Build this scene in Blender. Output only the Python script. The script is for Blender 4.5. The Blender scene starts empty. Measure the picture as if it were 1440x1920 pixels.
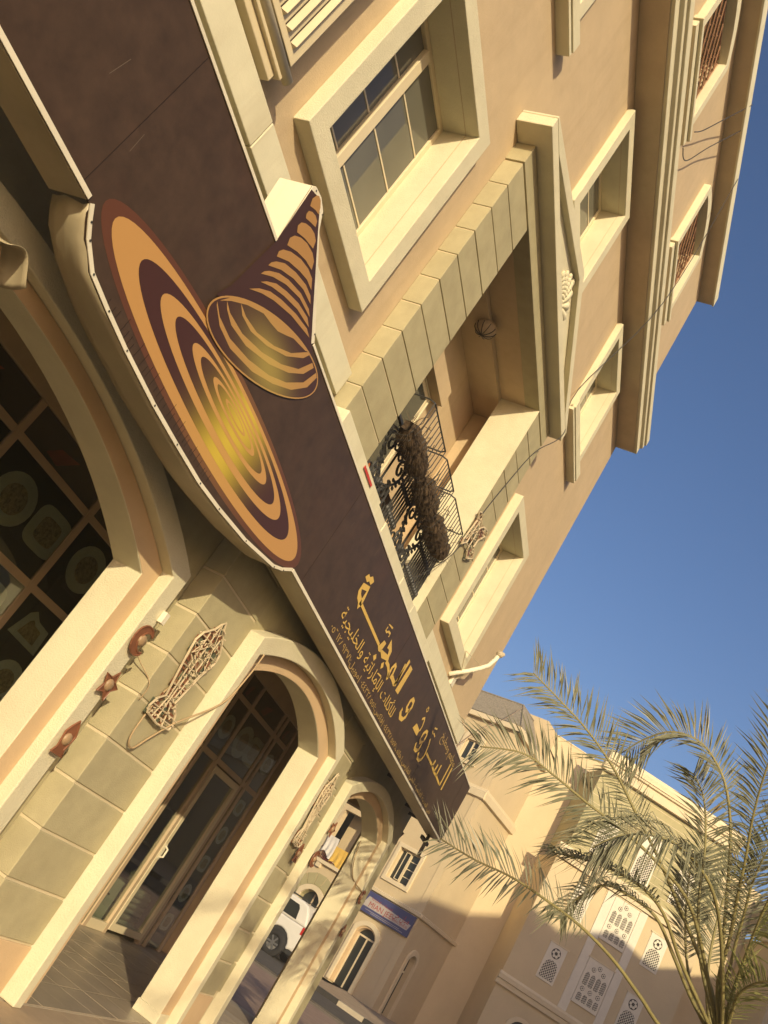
import bpy, math, random
from mathutils import Vector, Matrix
random.seed(7)
PI = math.pi
SC = bpy.context.scene
COL = SC.collection

# ---------------------------------------------------------------- camera
CAM_Z = 1.45
RW = ((0.1789196, -0.84196415, 0.50900309), (0.53439636, -0.35121701, -0.76880891), (0.82608009, 0.40956438, 0.38710297))
cd = bpy.data.cameras.new('camera'); cam = bpy.data.objects.new('camera', cd); COL.objects.link(cam)
rx, dn, fw = (Vector(r) for r in RW)
m = Matrix((rx, -dn, -fw)).transposed().to_4x4(); m.translation = (0, 0, CAM_Z)
cam.matrix_world = m
cd.sensor_fit = 'VERTICAL'; cd.sensor_height = 24.0; cd.lens = 24.0 * 1701.254 / 1920
cd.clip_start = 0.05; cd.clip_end = 2000
SC.camera = cam

# ---------------------------------------------------------------- sky, sun, exposure
SUN = Vector((1.58, 1.0, -0.60)).normalized()          # direction the light travels
ELEV = math.asin(-SUN.z); AZ = math.atan2(-SUN.x, -SUN.y)
w = bpy.data.worlds.new('World'); SC.world = w; w.use_nodes = True
nt = w.node_tree; bg = nt.nodes['Background']
sky = nt.nodes.new('ShaderNodeTexSky'); sky.sky_type = 'NISHITA'; sky.sun_disc = False
sky.sun_elevation = ELEV; sky.sun_rotation = AZ
sky.altitude = 0; sky.air_density = 1.0; sky.dust_density = 2.6; sky.ozone_density = 2.2
hs = nt.nodes.new('ShaderNodeHueSaturation'); hs.inputs['Saturation'].default_value = 1.2
nt.links.new(sky.outputs[0], hs.inputs['Color'])
tn = nt.nodes.new('ShaderNodeMixRGB'); tn.blend_type = 'MULTIPLY'; tn.inputs['Fac'].default_value = 1; tn.inputs['Color2'].default_value = (1.12, .99, 1.06, 1); nt.links.new(hs.outputs[0], tn.inputs['Color1'])
nt.links.new(tn.outputs[0], bg.inputs['Color']); bg.inputs['Strength'].default_value = 0.128
sd = bpy.data.lights.new('sun', 'SUN'); so = bpy.data.objects.new('sun', sd); COL.objects.link(so)
sd.energy = 4.75; sd.angle = math.radians(0.53); sd.color = (1.0, 0.845, 0.555)
so.rotation_euler = SUN.to_track_quat('-Z', 'Y').to_euler(); so.location = (-20, -15, 12)
SC.view_settings.view_transform = 'Standard'; SC.view_settings.look = 'None'
SC.view_settings.exposure = 0.11; SC.view_settings.gamma = 1.0
try: SC.view_settings.use_curve_mapping = False
except Exception: pass

# ---------------------------------------------------------------- materials
MATS = {}
def mat(name, col, rough=.85, var=.10, scale=3.0, bump=.12, bscale=90, dirt=.0, metal=0, spec=.4, streak=0.0, dirtcol=(.16, .11, .06), rand=0.0):
    if name in MATS: return MATS[name]
    mt = bpy.data.materials.new(name); mt.use_nodes = True; t = mt.node_tree; N = t.nodes; L = t.links
    p = N['Principled BSDF']; p.inputs['Roughness'].default_value = rough; p.inputs['Metallic'].default_value = metal
    p.inputs['Specular IOR Level'].default_value = spec
    g = N.new('ShaderNodeNewGeometry')
    n1 = N.new('ShaderNodeTexNoise'); n1.inputs['Scale'].default_value = scale; n1.inputs['Detail'].default_value = 6; n1.inputs['Roughness'].default_value = .65
    L.new(g.outputs['Position'], n1.inputs['Vector'])
    r = N.new('ShaderNodeValToRGB'); e = r.color_ramp.elements
    e[0].position = .3; e[1].position = .7
    e[0].color = (*[c * (1 - var) for c in col], 1); e[1].color = (*[min(1, c * (1 + var)) for c in col], 1)
    L.new(n1.outputs['Fac'], r.inputs['Fac']); out = r.outputs['Color']
    if dirt or streak:
        n2 = N.new('ShaderNodeTexNoise'); n2.inputs['Scale'].default_value = 1.0; n2.inputs['Detail'].default_value = 8; n2.inputs['Roughness'].default_value = .7
        mp = N.new('ShaderNodeMapping'); L.new(g.outputs['Position'], mp.inputs['Vector'])
        mp.inputs['Scale'].default_value = (5, 5, .45) if streak else (1.1, 1.1, 1.1)
        L.new(mp.outputs[0], n2.inputs['Vector'])
        r2 = N.new('ShaderNodeValToRGB'); r2.color_ramp.elements[0].position = .5; r2.color_ramp.elements[1].position = .78
        L.new(n2.outputs['Fac'], r2.inputs['Fac'])
        ml = N.new('ShaderNodeMath'); ml.operation = 'MULTIPLY'; ml.inputs[1].default_value = max(dirt, streak); L.new(r2.outputs['Color'], ml.inputs[0])
        mx = N.new('ShaderNodeMixRGB'); mx.inputs['Color2'].default_value = (*dirtcol, 1)
        L.new(ml.outputs[0], mx.inputs['Fac']); L.new(out, mx.inputs['Color1']); out = mx.outputs['Color']
    if rand:
        oi = N.new('ShaderNodeObjectInfo'); mr = N.new('ShaderNodeMapRange'); mr.inputs[3].default_value = 1 - rand; mr.inputs[4].default_value = 1 + rand; L.new(oi.outputs['Random'], mr.inputs[0])
        hv = N.new('ShaderNodeHueSaturation'); L.new(mr.outputs[0], hv.inputs['Value']); L.new(out, hv.inputs['Color']); out = hv.outputs['Color']
    L.new(out, p.inputs['Base Color'])
    if bump:
        n3 = N.new('ShaderNodeTexNoise'); n3.inputs['Scale'].default_value = bscale; n3.inputs['Detail'].default_value = 4
        L.new(g.outputs['Position'], n3.inputs['Vector'])
        n4 = N.new('ShaderNodeTexNoise'); n4.inputs['Scale'].default_value = bscale / 18; n4.inputs['Detail'].default_value = 3
        L.new(g.outputs['Position'], n4.inputs['Vector'])
        ad = N.new('ShaderNodeMath'); ad.operation = 'MULTIPLY_ADD'; ad.inputs[1].default_value = 1.6; L.new(n4.outputs['Fac'], ad.inputs[0]); L.new(n3.outputs['Fac'], ad.inputs[2])
        b = N.new('ShaderNodeBump'); b.inputs['Strength'].default_value = bump; b.inputs['Distance'].default_value = .01
        L.new(ad.outputs[0], b.inputs['Height']); L.new(b.outputs[0], p.inputs['Normal'])
    MATS[name] = mt
    return mt

def glass(name, col=(.03, .034, .03), rough=.06, trans=0.0):
    if name in MATS: return MATS[name]
    mt = bpy.data.materials.new(name); mt.use_nodes = True; t = mt.node_tree; N = t.nodes; L = t.links
    p = N['Principled BSDF']; p.inputs['Base Color'].default_value = (*col, 1); p.inputs['Roughness'].default_value = rough
    p.inputs['IOR'].default_value = 1.5
    if trans:
        tr = N.new('ShaderNodeBsdfTransparent'); tr.inputs[0].default_value = (.8, .84, .78, 1)
        gl = N.new('ShaderNodeBsdfGlossy'); gl.inputs['Roughness'].default_value = rough
        lw = N.new('ShaderNodeLayerWeight'); lw.inputs[0].default_value = .5; pw = N.new('ShaderNodeMath'); pw.operation = 'POWER'; pw.inputs[1].default_value = 2.3; L.new(lw.outputs['Facing'], pw.inputs[0]); fr = N.new('ShaderNodeMath'); fr.operation = 'MULTIPLY_ADD'; fr.inputs[1].default_value = .9; fr.inputs[2].default_value = .05; L.new(pw.outputs[0], fr.inputs[0])
        mx = N.new('ShaderNodeMixShader'); L.new(fr.outputs[0], mx.inputs[0]); L.new(tr.outputs[0], mx.inputs[1]); L.new(gl.outputs[0], mx.inputs[2])
        L.new(mx.outputs[0], N['Material Output'].inputs['Surface'])
    else:
        n = N.new('ShaderNodeTexNoise'); n.inputs['Scale'].default_value = 1.3; g = N.new('ShaderNodeNewGeometry'); L.new(g.outputs['Position'], n.inputs['Vector'])
        b = N.new('ShaderNodeBump'); b.inputs['Strength'].default_value = .02; L.new(n.outputs['Fac'], b.inputs['Height']); L.new(b.outputs[0], p.inputs['Normal'])
        r = N.new('ShaderNodeValToRGB'); r.color_ramp.elements[0].color = (*[c * .6 for c in col], 1); r.color_ramp.elements[1].color = (*[c * 1.5 for c in col], 1)
        L.new(n.outputs['Fac'], r.inputs['Fac']); L.new(r.outputs[0], p.inputs['Base Color'])
    MATS[name] = mt
    return mt

# ---------------------------------------------------------------- mesh helpers
class MB:
    def __init__(s): s.v = []; s.f = []; s.sm = False
    def add(s, vs, fs):
        o = len(s.v); s.v += [tuple(v) for v in vs]; s.f += [tuple(i + o for i in f) for f in fs]; return s
    def box(s, x0, x1, y0, y1, z0, z1):
        return s.add([(x0, y0, z0), (x1, y0, z0), (x1, y1, z0), (x0, y1, z0), (x0, y0, z1), (x1, y0, z1), (x1, y1, z1), (x0, y1, z1)],
                     [(0, 3, 2, 1), (4, 5, 6, 7), (0, 1, 5, 4), (1, 2, 6, 5), (2, 3, 7, 6), (3, 0, 4, 7)])
    def prism(s, poly, y0, y1):                        # outline in x,z pushed along y
        a = sum(p[0] * q[1] - q[0] * p[1] for p, q in zip(poly, poly[1:] + poly[:1]))
        if a < 0: poly = poly[::-1]
        n = len(poly)
        return s.add([(x, y0, z) for x, z in poly] + [(x, y1, z) for x, z in poly],
                     [tuple(range(n)), tuple(range(2 * n - 1, n - 1, -1))] + [(i, i + n, (i + 1) % n + n, (i + 1) % n) for i in range(n)])
    def prof(s, poly, x0, x1):                         # outline in y,z pushed along x
        n = len(poly)
        a = sum(p[0] * q[1] - q[0] * p[1] for p, q in zip(poly, poly[1:] + poly[:1]))
        if a < 0: poly = poly[::-1]
        return s.add([(x0, y, z) for y, z in poly] + [(x1, y, z) for y, z in poly],
                     [tuple(range(n - 1, -1, -1)), tuple(range(n, 2 * n))] + [(i, (i + 1) % n, (i + 1) % n + n, i + n) for i in range(n)])
    def plan(s, poly, z0, z1):                         # outline in x,y pushed along z
        n = len(poly)
        a = sum(p[0] * q[1] - q[0] * p[1] for p, q in zip(poly, poly[1:] + poly[:1]))
        if a < 0: poly = poly[::-1]
        return s.add([(x, y, z0) for x, y in poly] + [(x, y, z1) for x, y in poly],
                     [tuple(range(n - 1, -1, -1)), tuple(range(n, 2 * n))] + [(i, (i + 1) % n, (i + 1) % n + n, i + n) for i in range(n)])
    def strip(s, outer, inner, y0, y1):                # open band between two outlines with the same number of points
        n = len(outer)
        vs = [(x, y0, z) for x, z in outer] + [(x, y0, z) for x, z in inner] + [(x, y1, z) for x, z in outer] + [(x, y1, z) for x, z in inner]
        fs = []
        for i in range(n - 1):
            fs += [(i, n + i, n + i + 1, i + 1), (2 * n + i, 2 * n + i + 1, 3 * n + i + 1, 3 * n + i),
                   (i, i + 1, 2 * n + i + 1, 2 * n + i), (n + i, 3 * n + i, 3 * n + i + 1, n + i + 1)]
        fs += [(0, 2 * n, 3 * n, n), (n - 1, 2 * n - 1, 4 * n - 1, 3 * n - 1)]
        return s.add(vs, fs)
    def ring(s, x0, x1, z0, z1, w, y0, y1):            # rectangular frame, opening x0..x1, z0..z1
        o = [(x0 - w, z0 - w), (x1 + w, z0 - w), (x1 + w, z1 + w), (x0 - w, z1 + w), (x0 - w, z0 - w)]
        i = [(x0, z0), (x1, z0), (x1, z1), (x0, z1), (x0, z0)]
        n = 5; vs = [(x, y0, z) for x, z in o[:4]] + [(x, y0, z) for x, z in i[:4]] + [(x, y1, z) for x, z in o[:4]] + [(x, y1, z) for x, z in i[:4]]
        fs = []
        for k in range(4):
            j = (k + 1) % 4
            fs += [(k, j, 4 + j, 4 + k), (8 + k, 12 + k, 12 + j, 8 + j), (k, 8 + k, 8 + j, j), (4 + k, 4 + j, 12 + j, 12 + k)]
        return s.add(vs, fs)
    def tube(s, pts, r, n=6, closed=False):
        P = [Vector(p) for p in pts]; m = len(P)
        if m < 2: return s
        rs = r if isinstance(r, (list, tuple)) else [r] * m
        vs = []; prev = None
        for i in range(m):
            if closed: d = P[(i + 1) % m] - P[i - 1]
            else: d = P[min(i + 1, m - 1)] - P[max(i - 1, 0)]
            if d.length < 1e-9: d = Vector((0, 0, 1))
            d.normalize()
            if prev is None:
                a = Vector((0, 0, 1)) if abs(d.z) < .9 else Vector((1, 0, 0))
                u = d.cross(a).normalized()
            else: u = (prev - d * prev.dot(d)).normalized()
            prev = u; w_ = d.cross(u)
            for k in range(n):
                t = 2 * PI * k / n; vs.append(P[i] + (u * math.cos(t) + w_ * math.sin(t)) * rs[i])
        fs = []
        for i in range(m if closed else m - 1):
            j = (i + 1) % m
            for k in range(n): fs.append((i * n + k, i * n + (k + 1) % n, j * n + (k + 1) % n, j * n + k))
        if not closed: fs += [tuple(range(n - 1, -1, -1)), tuple(range((m - 1) * n, m * n))]
        return s.add(vs, fs)
    def flat(s, poly, y):
        a = sum(p[0] * q[1] - q[0] * p[1] for p, q in zip(poly, poly[1:] + poly[:1]))
        if a < 0: poly = poly[::-1]
        return s.add([(x, y, z) for x, z in poly], [tuple(range(len(poly)))])
    def ribbon(s, pts, w, y, taper=False):
        n = len(pts); L_ = []; R_ = []
        for i in range(n):
            a = pts[max(i - 1, 0)]; b = pts[min(i + 1, n - 1)]; dx, dz = b[0] - a[0], b[1] - a[1]; l = math.hypot(dx, dz) or 1
            nx, nz = -dz / l * w / 2, dx / l * w / 2
            ex, ez = (0, 0)
            if i == 0: ex, ez = -dx / l * w * .15, -dz / l * w * .15
            if i == n - 1: ex, ez = dx / l * w * .15, dz / l * w * .15
            L_.append((pts[i][0] + nx + ex, y, pts[i][1] + nz + ez)); R_.append((pts[i][0] - nx + ex, y, pts[i][1] - nz + ez))
        return s.add(L_ + R_, [(n + i, n + i + 1, i + 1, i) for i in range(n - 1)])
    def ball(s, c, rx_, ry_, rz_, nu=10, nv=6):
        vs = []
        for j in range(nv + 1):
            ph = PI * j / nv
            for i in range(nu):
                t = 2 * PI * i / nu
                vs.append((c[0] + rx_ * math.sin(ph) * math.cos(t), c[1] + ry_ * math.sin(ph) * math.sin(t), c[2] + rz_ * math.cos(ph)))
        fs = [(j * nu + i, (j + 1) * nu + i, (j + 1) * nu + (i + 1) % nu, j * nu + (i + 1) % nu) for j in range(nv) for i in range(nu)]
        return s.add(vs, fs)
    def xf(s, origin, ang):
        c, k = math.cos(ang), math.sin(ang); ox, oy, oz = origin
        s.v = [(ox + x * c - y * k, oy + x * k + y * c, oz + z) for x, y, z in s.v]; return s
    def mesh(s, name, off=(0, 0, 0)):
        me = bpy.data.meshes.new(name)
        me.from_pydata([(v[0] - off[0], v[1] - off[1], v[2] - off[2]) for v in s.v], [], s.f)
        me.update(); return me

def rootloc(o):
    while o.parent: o = o.parent
    return o.location
def thing(name, label, cat, loc=(0, 0, 0), group=None):
    o = bpy.data.objects.new(name, None); o.empty_display_size = .1; COL.objects.link(o); o.location = loc
    o['label'] = label; o['category'] = cat
    if group: o['group'] = group
    return o
def finish(o, m_, bev, smooth):
    if m_ is not None and not o.data.materials: o.data.materials.append(m_)
    if smooth:
        for p in o.data.polygons: p.use_smooth = True
    if bev:
        b = o.modifiers.new('bevel', 'BEVEL'); b.width = bev; b.segments = 2; b.limit_method = 'ANGLE'; b.angle_limit = math.radians(40)
def part(name, mb, m_, parent, bev=0, smooth=False, label=None, kind=None):
    off = rootloc(parent)
    me = mb.mesh(name, off); o = bpy.data.objects.new(name, me); COL.objects.link(o); o.parent = parent
    finish(o, m_, bev, smooth)
    if label: o['label'] = label
    if kind: o['kind'] = kind
    return o
def inst(name, me, loc, parent, rotz=0):               # shared mesh, placed in world coordinates under a thing
    off = rootloc(parent); o = bpy.data.objects.new(name, me); COL.objects.link(o); o.parent = parent
    o.location = (loc[0] - off[0], loc[1] - off[1], loc[2] - off[2]); o.rotation_euler = (0, 0, rotz); return o
def single(name, mb, m_, label, cat, group=None, bev=0, smooth=False, kind=None):
    xs = [v[0] for v in mb.v]; ys = [v[1] for v in mb.v]; zs = [v[2] for v in mb.v]
    off = ((min(xs) + max(xs)) / 2, (min(ys) + max(ys)) / 2, min(zs))
    o = bpy.data.objects.new(name, mb.mesh(name, off)); COL.objects.link(o); o.location = off
    finish(o, m_, bev, smooth)
    if kind: o['kind'] = kind
    if label: o['label'] = label
    if cat: o['category'] = cat
    if group: o['group'] = group
    return o
def arcpts(xc, half, spring, rise, n=24):               # circular segment from the left springing to the right one
    R_ = (half * half + rise * rise) / (2 * rise); zc = spring + rise - R_; a0 = math.asin(half / R_)
    return [(xc + R_ * math.sin(a0 * (2 * i / n - 1)), zc + R_ * math.cos(a0 * (2 * i / n - 1))) for i in range(n + 1)]
def archline(xc, half, spring, rise, zb, n=24):
    return [(xc - half, zb)] + arcpts(xc, half, spring, rise, n) + [(xc + half, zb)]
def gridwall(mb, x0, x1, z0, z1, y0, y1, ops):          # a wall sheet with rectangular openings and their reveals
    xs = sorted({x0, x1, *[v for o in ops for v in o[:2]]}); zs = sorted({z0, z1, *[v for o in ops for v in o[2:]]})
    xs = [x for x in xs if x0 <= x <= x1]; zs = [z for z in zs if z0 <= z <= z1]
    def inside(a, b): return any(o[0] < a < o[1] and o[2] < b < o[3] for o in ops)
    for i in range(len(xs) - 1):
        for j in range(len(zs) - 1):
            a, b, c, d = xs[i], xs[i + 1], zs[j], zs[j + 1]
            if inside((a + b) / 2, (c + d) / 2): continue
            mb.add([(a, y0, c), (b, y0, c), (b, y0, d), (a, y0, d), (a, y1, c), (b, y1, c), (b, y1, d), (a, y1, d)], [(0, 1, 2, 3), (7, 6, 5, 4)])
    for o in ops:
        a, b, c, d = o
        mb.add([(a, y0, c), (b, y0, c), (b, y0, d), (a, y0, d), (a, y1, c), (b, y1, c), (b, y1, d), (a, y1, d)], [(0, 4, 5, 1), (3, 2, 6, 7), (0, 3, 7, 4), (1, 5, 6, 2)])
    mb.add([(x0, y0, z0), (x1, y0, z0), (x1, y0, z1), (x0, y0, z1), (x0, y1, z0), (x1, y1, z0), (x1, y1, z1), (x0, y1, z1)], [(0, 4, 5, 1), (3, 2, 6, 7), (0, 3, 7, 4), (1, 5, 6, 2)])
    return mb
def text_mesh(body, size, x, y, z, width=None):
    cu = bpy.data.curves.new('t', 'FONT'); cu.body = body; cu.size = size; cu.resolution_u = 2
    o = bpy.data.objects.new('t', cu); me = bpy.data.meshes.new_from_object(o)
    vs = [v.co.copy() for v in me.vertices]; fs = [tuple(p.vertices) for p in me.polygons]
    bpy.data.meshes.remove(me); bpy.data.objects.remove(o); bpy.data.curves.remove(cu)
    if not vs: return MB()
    x0 = min(v.x for v in vs); x1 = max(v.x for v in vs); z0 = min(v.y for v in vs)
    k = (width / (x1 - x0)) if width else 1
    mb = MB(); mb.add([(x + (v.x - x0) * k, y, z + v.y) for v in vs], fs); return mb
# Arabic letters joined by hand: each string is listed in reading order and laid out from the right
AR = {'ا': 'ﺍﺍﺎﺎ', 'ل': 'ﻝﻟﻠﻞ', 'م': 'ﻡﻣﻤﻢ', 'ط': 'ﻁﻃﻄﻂ', 'ع': 'ﻉﻋﻌﻊ', 'و': 'ﻭﻭﻮﻮ', 'ب': 'ﺏﺑﺒﺐ', 'خ': 'ﺥﺧﺨﺦ', 'ك': 'ﻙﻛﻜﻚ', 'ت': 'ﺕﺗﺘﺖ', 'ر': 'ﺭﺭﺮﺮ', 'ي': 'ﻱﻳﻴﻲ',
      'ة': 'ﺓﺓﺔﺔ', 'ج': 'ﺝﺟﺠﺞ', 'ه': 'ﻩﻫﻬﻪ', 'ف': 'ﻑﻓﻔﻒ', 'س': 'ﺱﺳﺴﺲ', 'د': 'ﺩﺩﺪﺪ', 'ن': 'ﻥﻧﻨﻦ', 'ح': 'ﺡﺣﺤﺢ', 'أ': 'ﺃﺃﺄﺄ', 'إ': 'ﺇﺇﺈﺈ', 'ش': 'ﺵﺷﺸﺶ', 'ى': 'ﻯﻯﻰﻰ'}
NOJOIN = set('اودرةأإى')
def arabic(t):
    out = []
    for i, c in enumerate(t):
        if c not in AR: out.append(c); continue
        p = i > 0 and t[i - 1] in AR and t[i - 1] not in NOJOIN
        n = i + 1 < len(t) and t[i + 1] in AR and c not in NOJOIN
        out.append(AR[c][2 if p and n else 3 if p else 1 if n else 0])
    # numbers keep their own order
    res = ''; k = len(out) - 1
    while k >= 0:
        if out[k] in '٠١٢٣٤٥٦٧٨٩':
            j = k
            while j >= 0 and out[j] in '٠١٢٣٤٥٦٧٨٩': j -= 1
            res += ''.join(out[j + 1:k + 1]); k = j
        else: res += out[k]; k -= 1
    return res
CONE_STRIPES=[[(3.077, 4.485), (3.068, 4.446), (3.09, 4.412), (3.143, 4.443), (3.183, 4.456), (3.16, 4.485), (3.125, 4.503), (3.095, 4.502)], [(3.107, 4.392), (3.108, 4.367), (3.125, 4.353), (3.175, 4.379), (3.229, 4.404), (3.208, 4.43), (3.171, 4.431), (3.134, 4.416)], [(3.121, 4.312), (3.115, 4.279), (3.143, 4.258), (3.218, 4.298), (3.324, 4.336), (3.3, 4.375), (3.253, 4.381), (3.2, 4.368), (3.151, 4.341)], [(3.146, 4.234), (3.129, 4.195), (3.149, 4.159), (3.241, 4.213), (3.338, 4.254), (3.427, 4.274), (3.397, 4.312), (3.343, 4.322), (3.258, 4.304), (3.193, 4.273)], [(3.147, 4.121), (3.131, 4.088), (3.143, 4.061), (3.239, 4.13), (3.356, 4.184), (3.449, 4.216), (3.534, 4.222), (3.477, 4.257), (3.399, 4.252), (3.301, 4.222), (3.205, 4.17)], [(3.166, 4.047), (3.142, 4.013), (3.137, 3.983), (3.237, 4.059), (3.356, 4.122), (3.477, 4.165), (3.606, 4.18), (3.558, 4.202), (3.467, 4.195), (3.34, 4.154), (3.226, 4.1)], [(3.169, 3.976), (3.144, 3.943), (3.136, 3.916), (3.22, 3.985), (3.341, 4.056), (3.499, 4.117), (3.673, 4.141), (3.622, 4.156), (3.481, 4.138), (3.331, 4.085), (3.238, 4.035)], [(3.206, 3.934), (3.173, 3.893), (3.261, 3.952), (3.382, 4.011), (3.542, 4.071), (3.726, 4.108), (3.661, 4.124), (3.517, 4.095), (3.373, 4.04), (3.275, 3.992)], [(3.197, 3.869), (3.14, 3.803), (3.236, 3.872), (3.346, 3.933), (3.534, 4.012), (3.79, 4.085), (3.719, 4.091), (3.56, 4.05), (3.386, 3.985), (3.278, 3.932)]]
MOUTH_BANDS=[[(3.026, 3.585), (3.108, 3.559), (3.27, 3.56), (3.485, 3.613), (3.71, 3.7), (3.876, 3.795), (4.009, 3.917), (4.053, 4.04), (4.089, 4.031), (4.069, 3.93), (3.957, 3.808), (3.784, 3.7), (3.573, 3.602), (3.317, 3.534), (3.153, 3.534), (3.042, 3.571)], [(3.075, 3.642), (3.148, 3.628), (3.318, 3.646), (3.534, 3.717), (3.735, 3.813), (3.89, 3.919), (3.963, 4.04), (4.003, 4.035), (3.957, 3.941), (3.838, 3.839), (3.649, 3.731), (3.401, 3.635), (3.212, 3.603), (3.114, 3.62)], [(3.164, 3.718), (3.256, 3.713), (3.401, 3.739), (3.583, 3.814), (3.743, 3.911), (3.868, 4.042), (3.897, 4.049), (3.863, 3.985), (3.725, 3.868), (3.534, 3.766), (3.358, 3.704), (3.229, 3.694)], [(3.035, 3.601), (3.088, 3.683), (3.191, 3.771), (3.393, 3.885), (3.62, 3.97), (3.873, 4.047), (3.833, 4.019), (3.678, 3.968), (3.61, 3.925), (3.529, 3.878), (3.436, 3.852), (3.347, 3.832), (3.207, 3.751), (3.099, 3.666)]]
LETTERS=[([(6.27, 3.795), (6.304, 3.843), (6.349, 3.838), (6.392, 3.871), (6.466, 3.859), (6.438, 3.811), (6.381, 3.814), (6.352, 3.788)], 0), ([(6.483, 3.616), (6.43, 3.649), (6.368, 3.66), (6.326, 3.691), (6.321, 3.733), (6.449, 3.776), (6.469, 3.694), (6.478, 3.636)], 0.055), ([(6.497, 3.647), (7.288, 3.643)], 0.03), ([(7.263, 3.634), (7.301, 3.645), (7.342, 3.719), (7.422, 3.723), (7.408, 3.648), (7.405, 3.621), (7.35, 3.607)], 0), ([(7.39, 3.647), (7.603, 3.688), (7.564, 3.725), (7.497, 3.713), (7.485, 3.801), (7.646, 3.744), (7.663, 3.691), (7.695, 3.659), (7.505, 3.606), (7.408, 3.627)], 0), ([(7.306, 3.535), (7.351, 3.575), (7.401, 3.552), (7.381, 3.514)], 0), ([(7.576, 3.581), (7.615, 3.616), (7.667, 3.581), (7.626, 3.545)], 0), ([(7.617, 3.49), (7.63, 3.506), (7.748, 3.524), (7.736, 3.506)], 0), ([(7.226, 3.834), (7.244, 3.846), (7.366, 3.87), (7.362, 3.85)], 0), ([(7.249, 3.813), (7.244, 3.78), (7.289, 3.778), (7.319, 3.802), (7.381, 3.809), (7.384, 3.78)], 0.022), ([(7.66, 3.642), (7.762, 3.643), (7.863, 3.612), (7.914, 3.565)], 0.04), ([(7.903, 3.587), (7.873, 3.669), (7.905, 3.724), (7.953, 3.715), (7.979, 3.648), (7.961, 3.618), (8.014, 3.629), (8.162, 3.616), (8.195, 3.657), (8.147, 3.839)], 0.045), ([(8.184, 3.622), (8.199, 3.901)], 0.06), ([(8.274, 3.599), (8.401, 3.606), (8.4, 3.902), (8.287, 3.898)], 0), ([(8.968, 3.643), (8.994, 3.704), (8.962, 3.753), (8.886, 3.759), (8.842, 3.717), (8.849, 3.649), (8.895, 3.622), (8.966, 3.652), (8.975, 3.58), (8.924, 3.527), (8.824, 3.513), (8.746, 3.551), (8.758, 3.581)], 0.05), ([(9.368, 3.603), (9.424, 3.681), (9.644, 3.674), (9.64, 3.606)], 0), ([(9.652, 3.677), (9.656, 3.732), (9.614, 3.791), (9.581, 3.81), (9.516, 3.773)], 0.03), ([(9.986, 3.664), (9.98, 3.733), (9.952, 3.766), (9.873, 3.754), (9.826, 3.707), (9.829, 3.638), (9.896, 3.614), (9.965, 3.651), (9.983, 3.56), (9.911, 3.515), (9.809, 3.512), (9.769, 3.562)], 0.045), ([(10.179, 3.765), (10.245, 3.717), (10.296, 3.613), (10.278, 3.54), (10.207, 3.493), (10.097, 3.487), (10.034, 3.535)], 0.04), ([(10.325, 3.635), (10.789, 3.635), (11.032, 3.62), (11.233, 3.629), (11.522, 3.617)], 0.03), ([(10.817, 3.627), (10.836, 3.709)], 0.05), ([(11.013, 3.625), (11.032, 3.719)], 0.05), ([(11.196, 3.628), (11.181, 3.765)], 0.05), ([(11.579, 3.623), (11.562, 3.909)], 0.055), ([(11.758, 3.614), (11.724, 3.91)], 0.06), ([(9.499, 3.918), (9.479, 3.886), (9.527, 3.869), (9.558, 3.892), (9.535, 3.915), (9.489, 3.917)], 0.018), ([(10.116, 3.891), (10.231, 3.92)], 0.02), ([(10.106, 3.848), (10.151, 3.832), (10.213, 3.851), (10.295, 3.842)], 0.02)]
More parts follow.
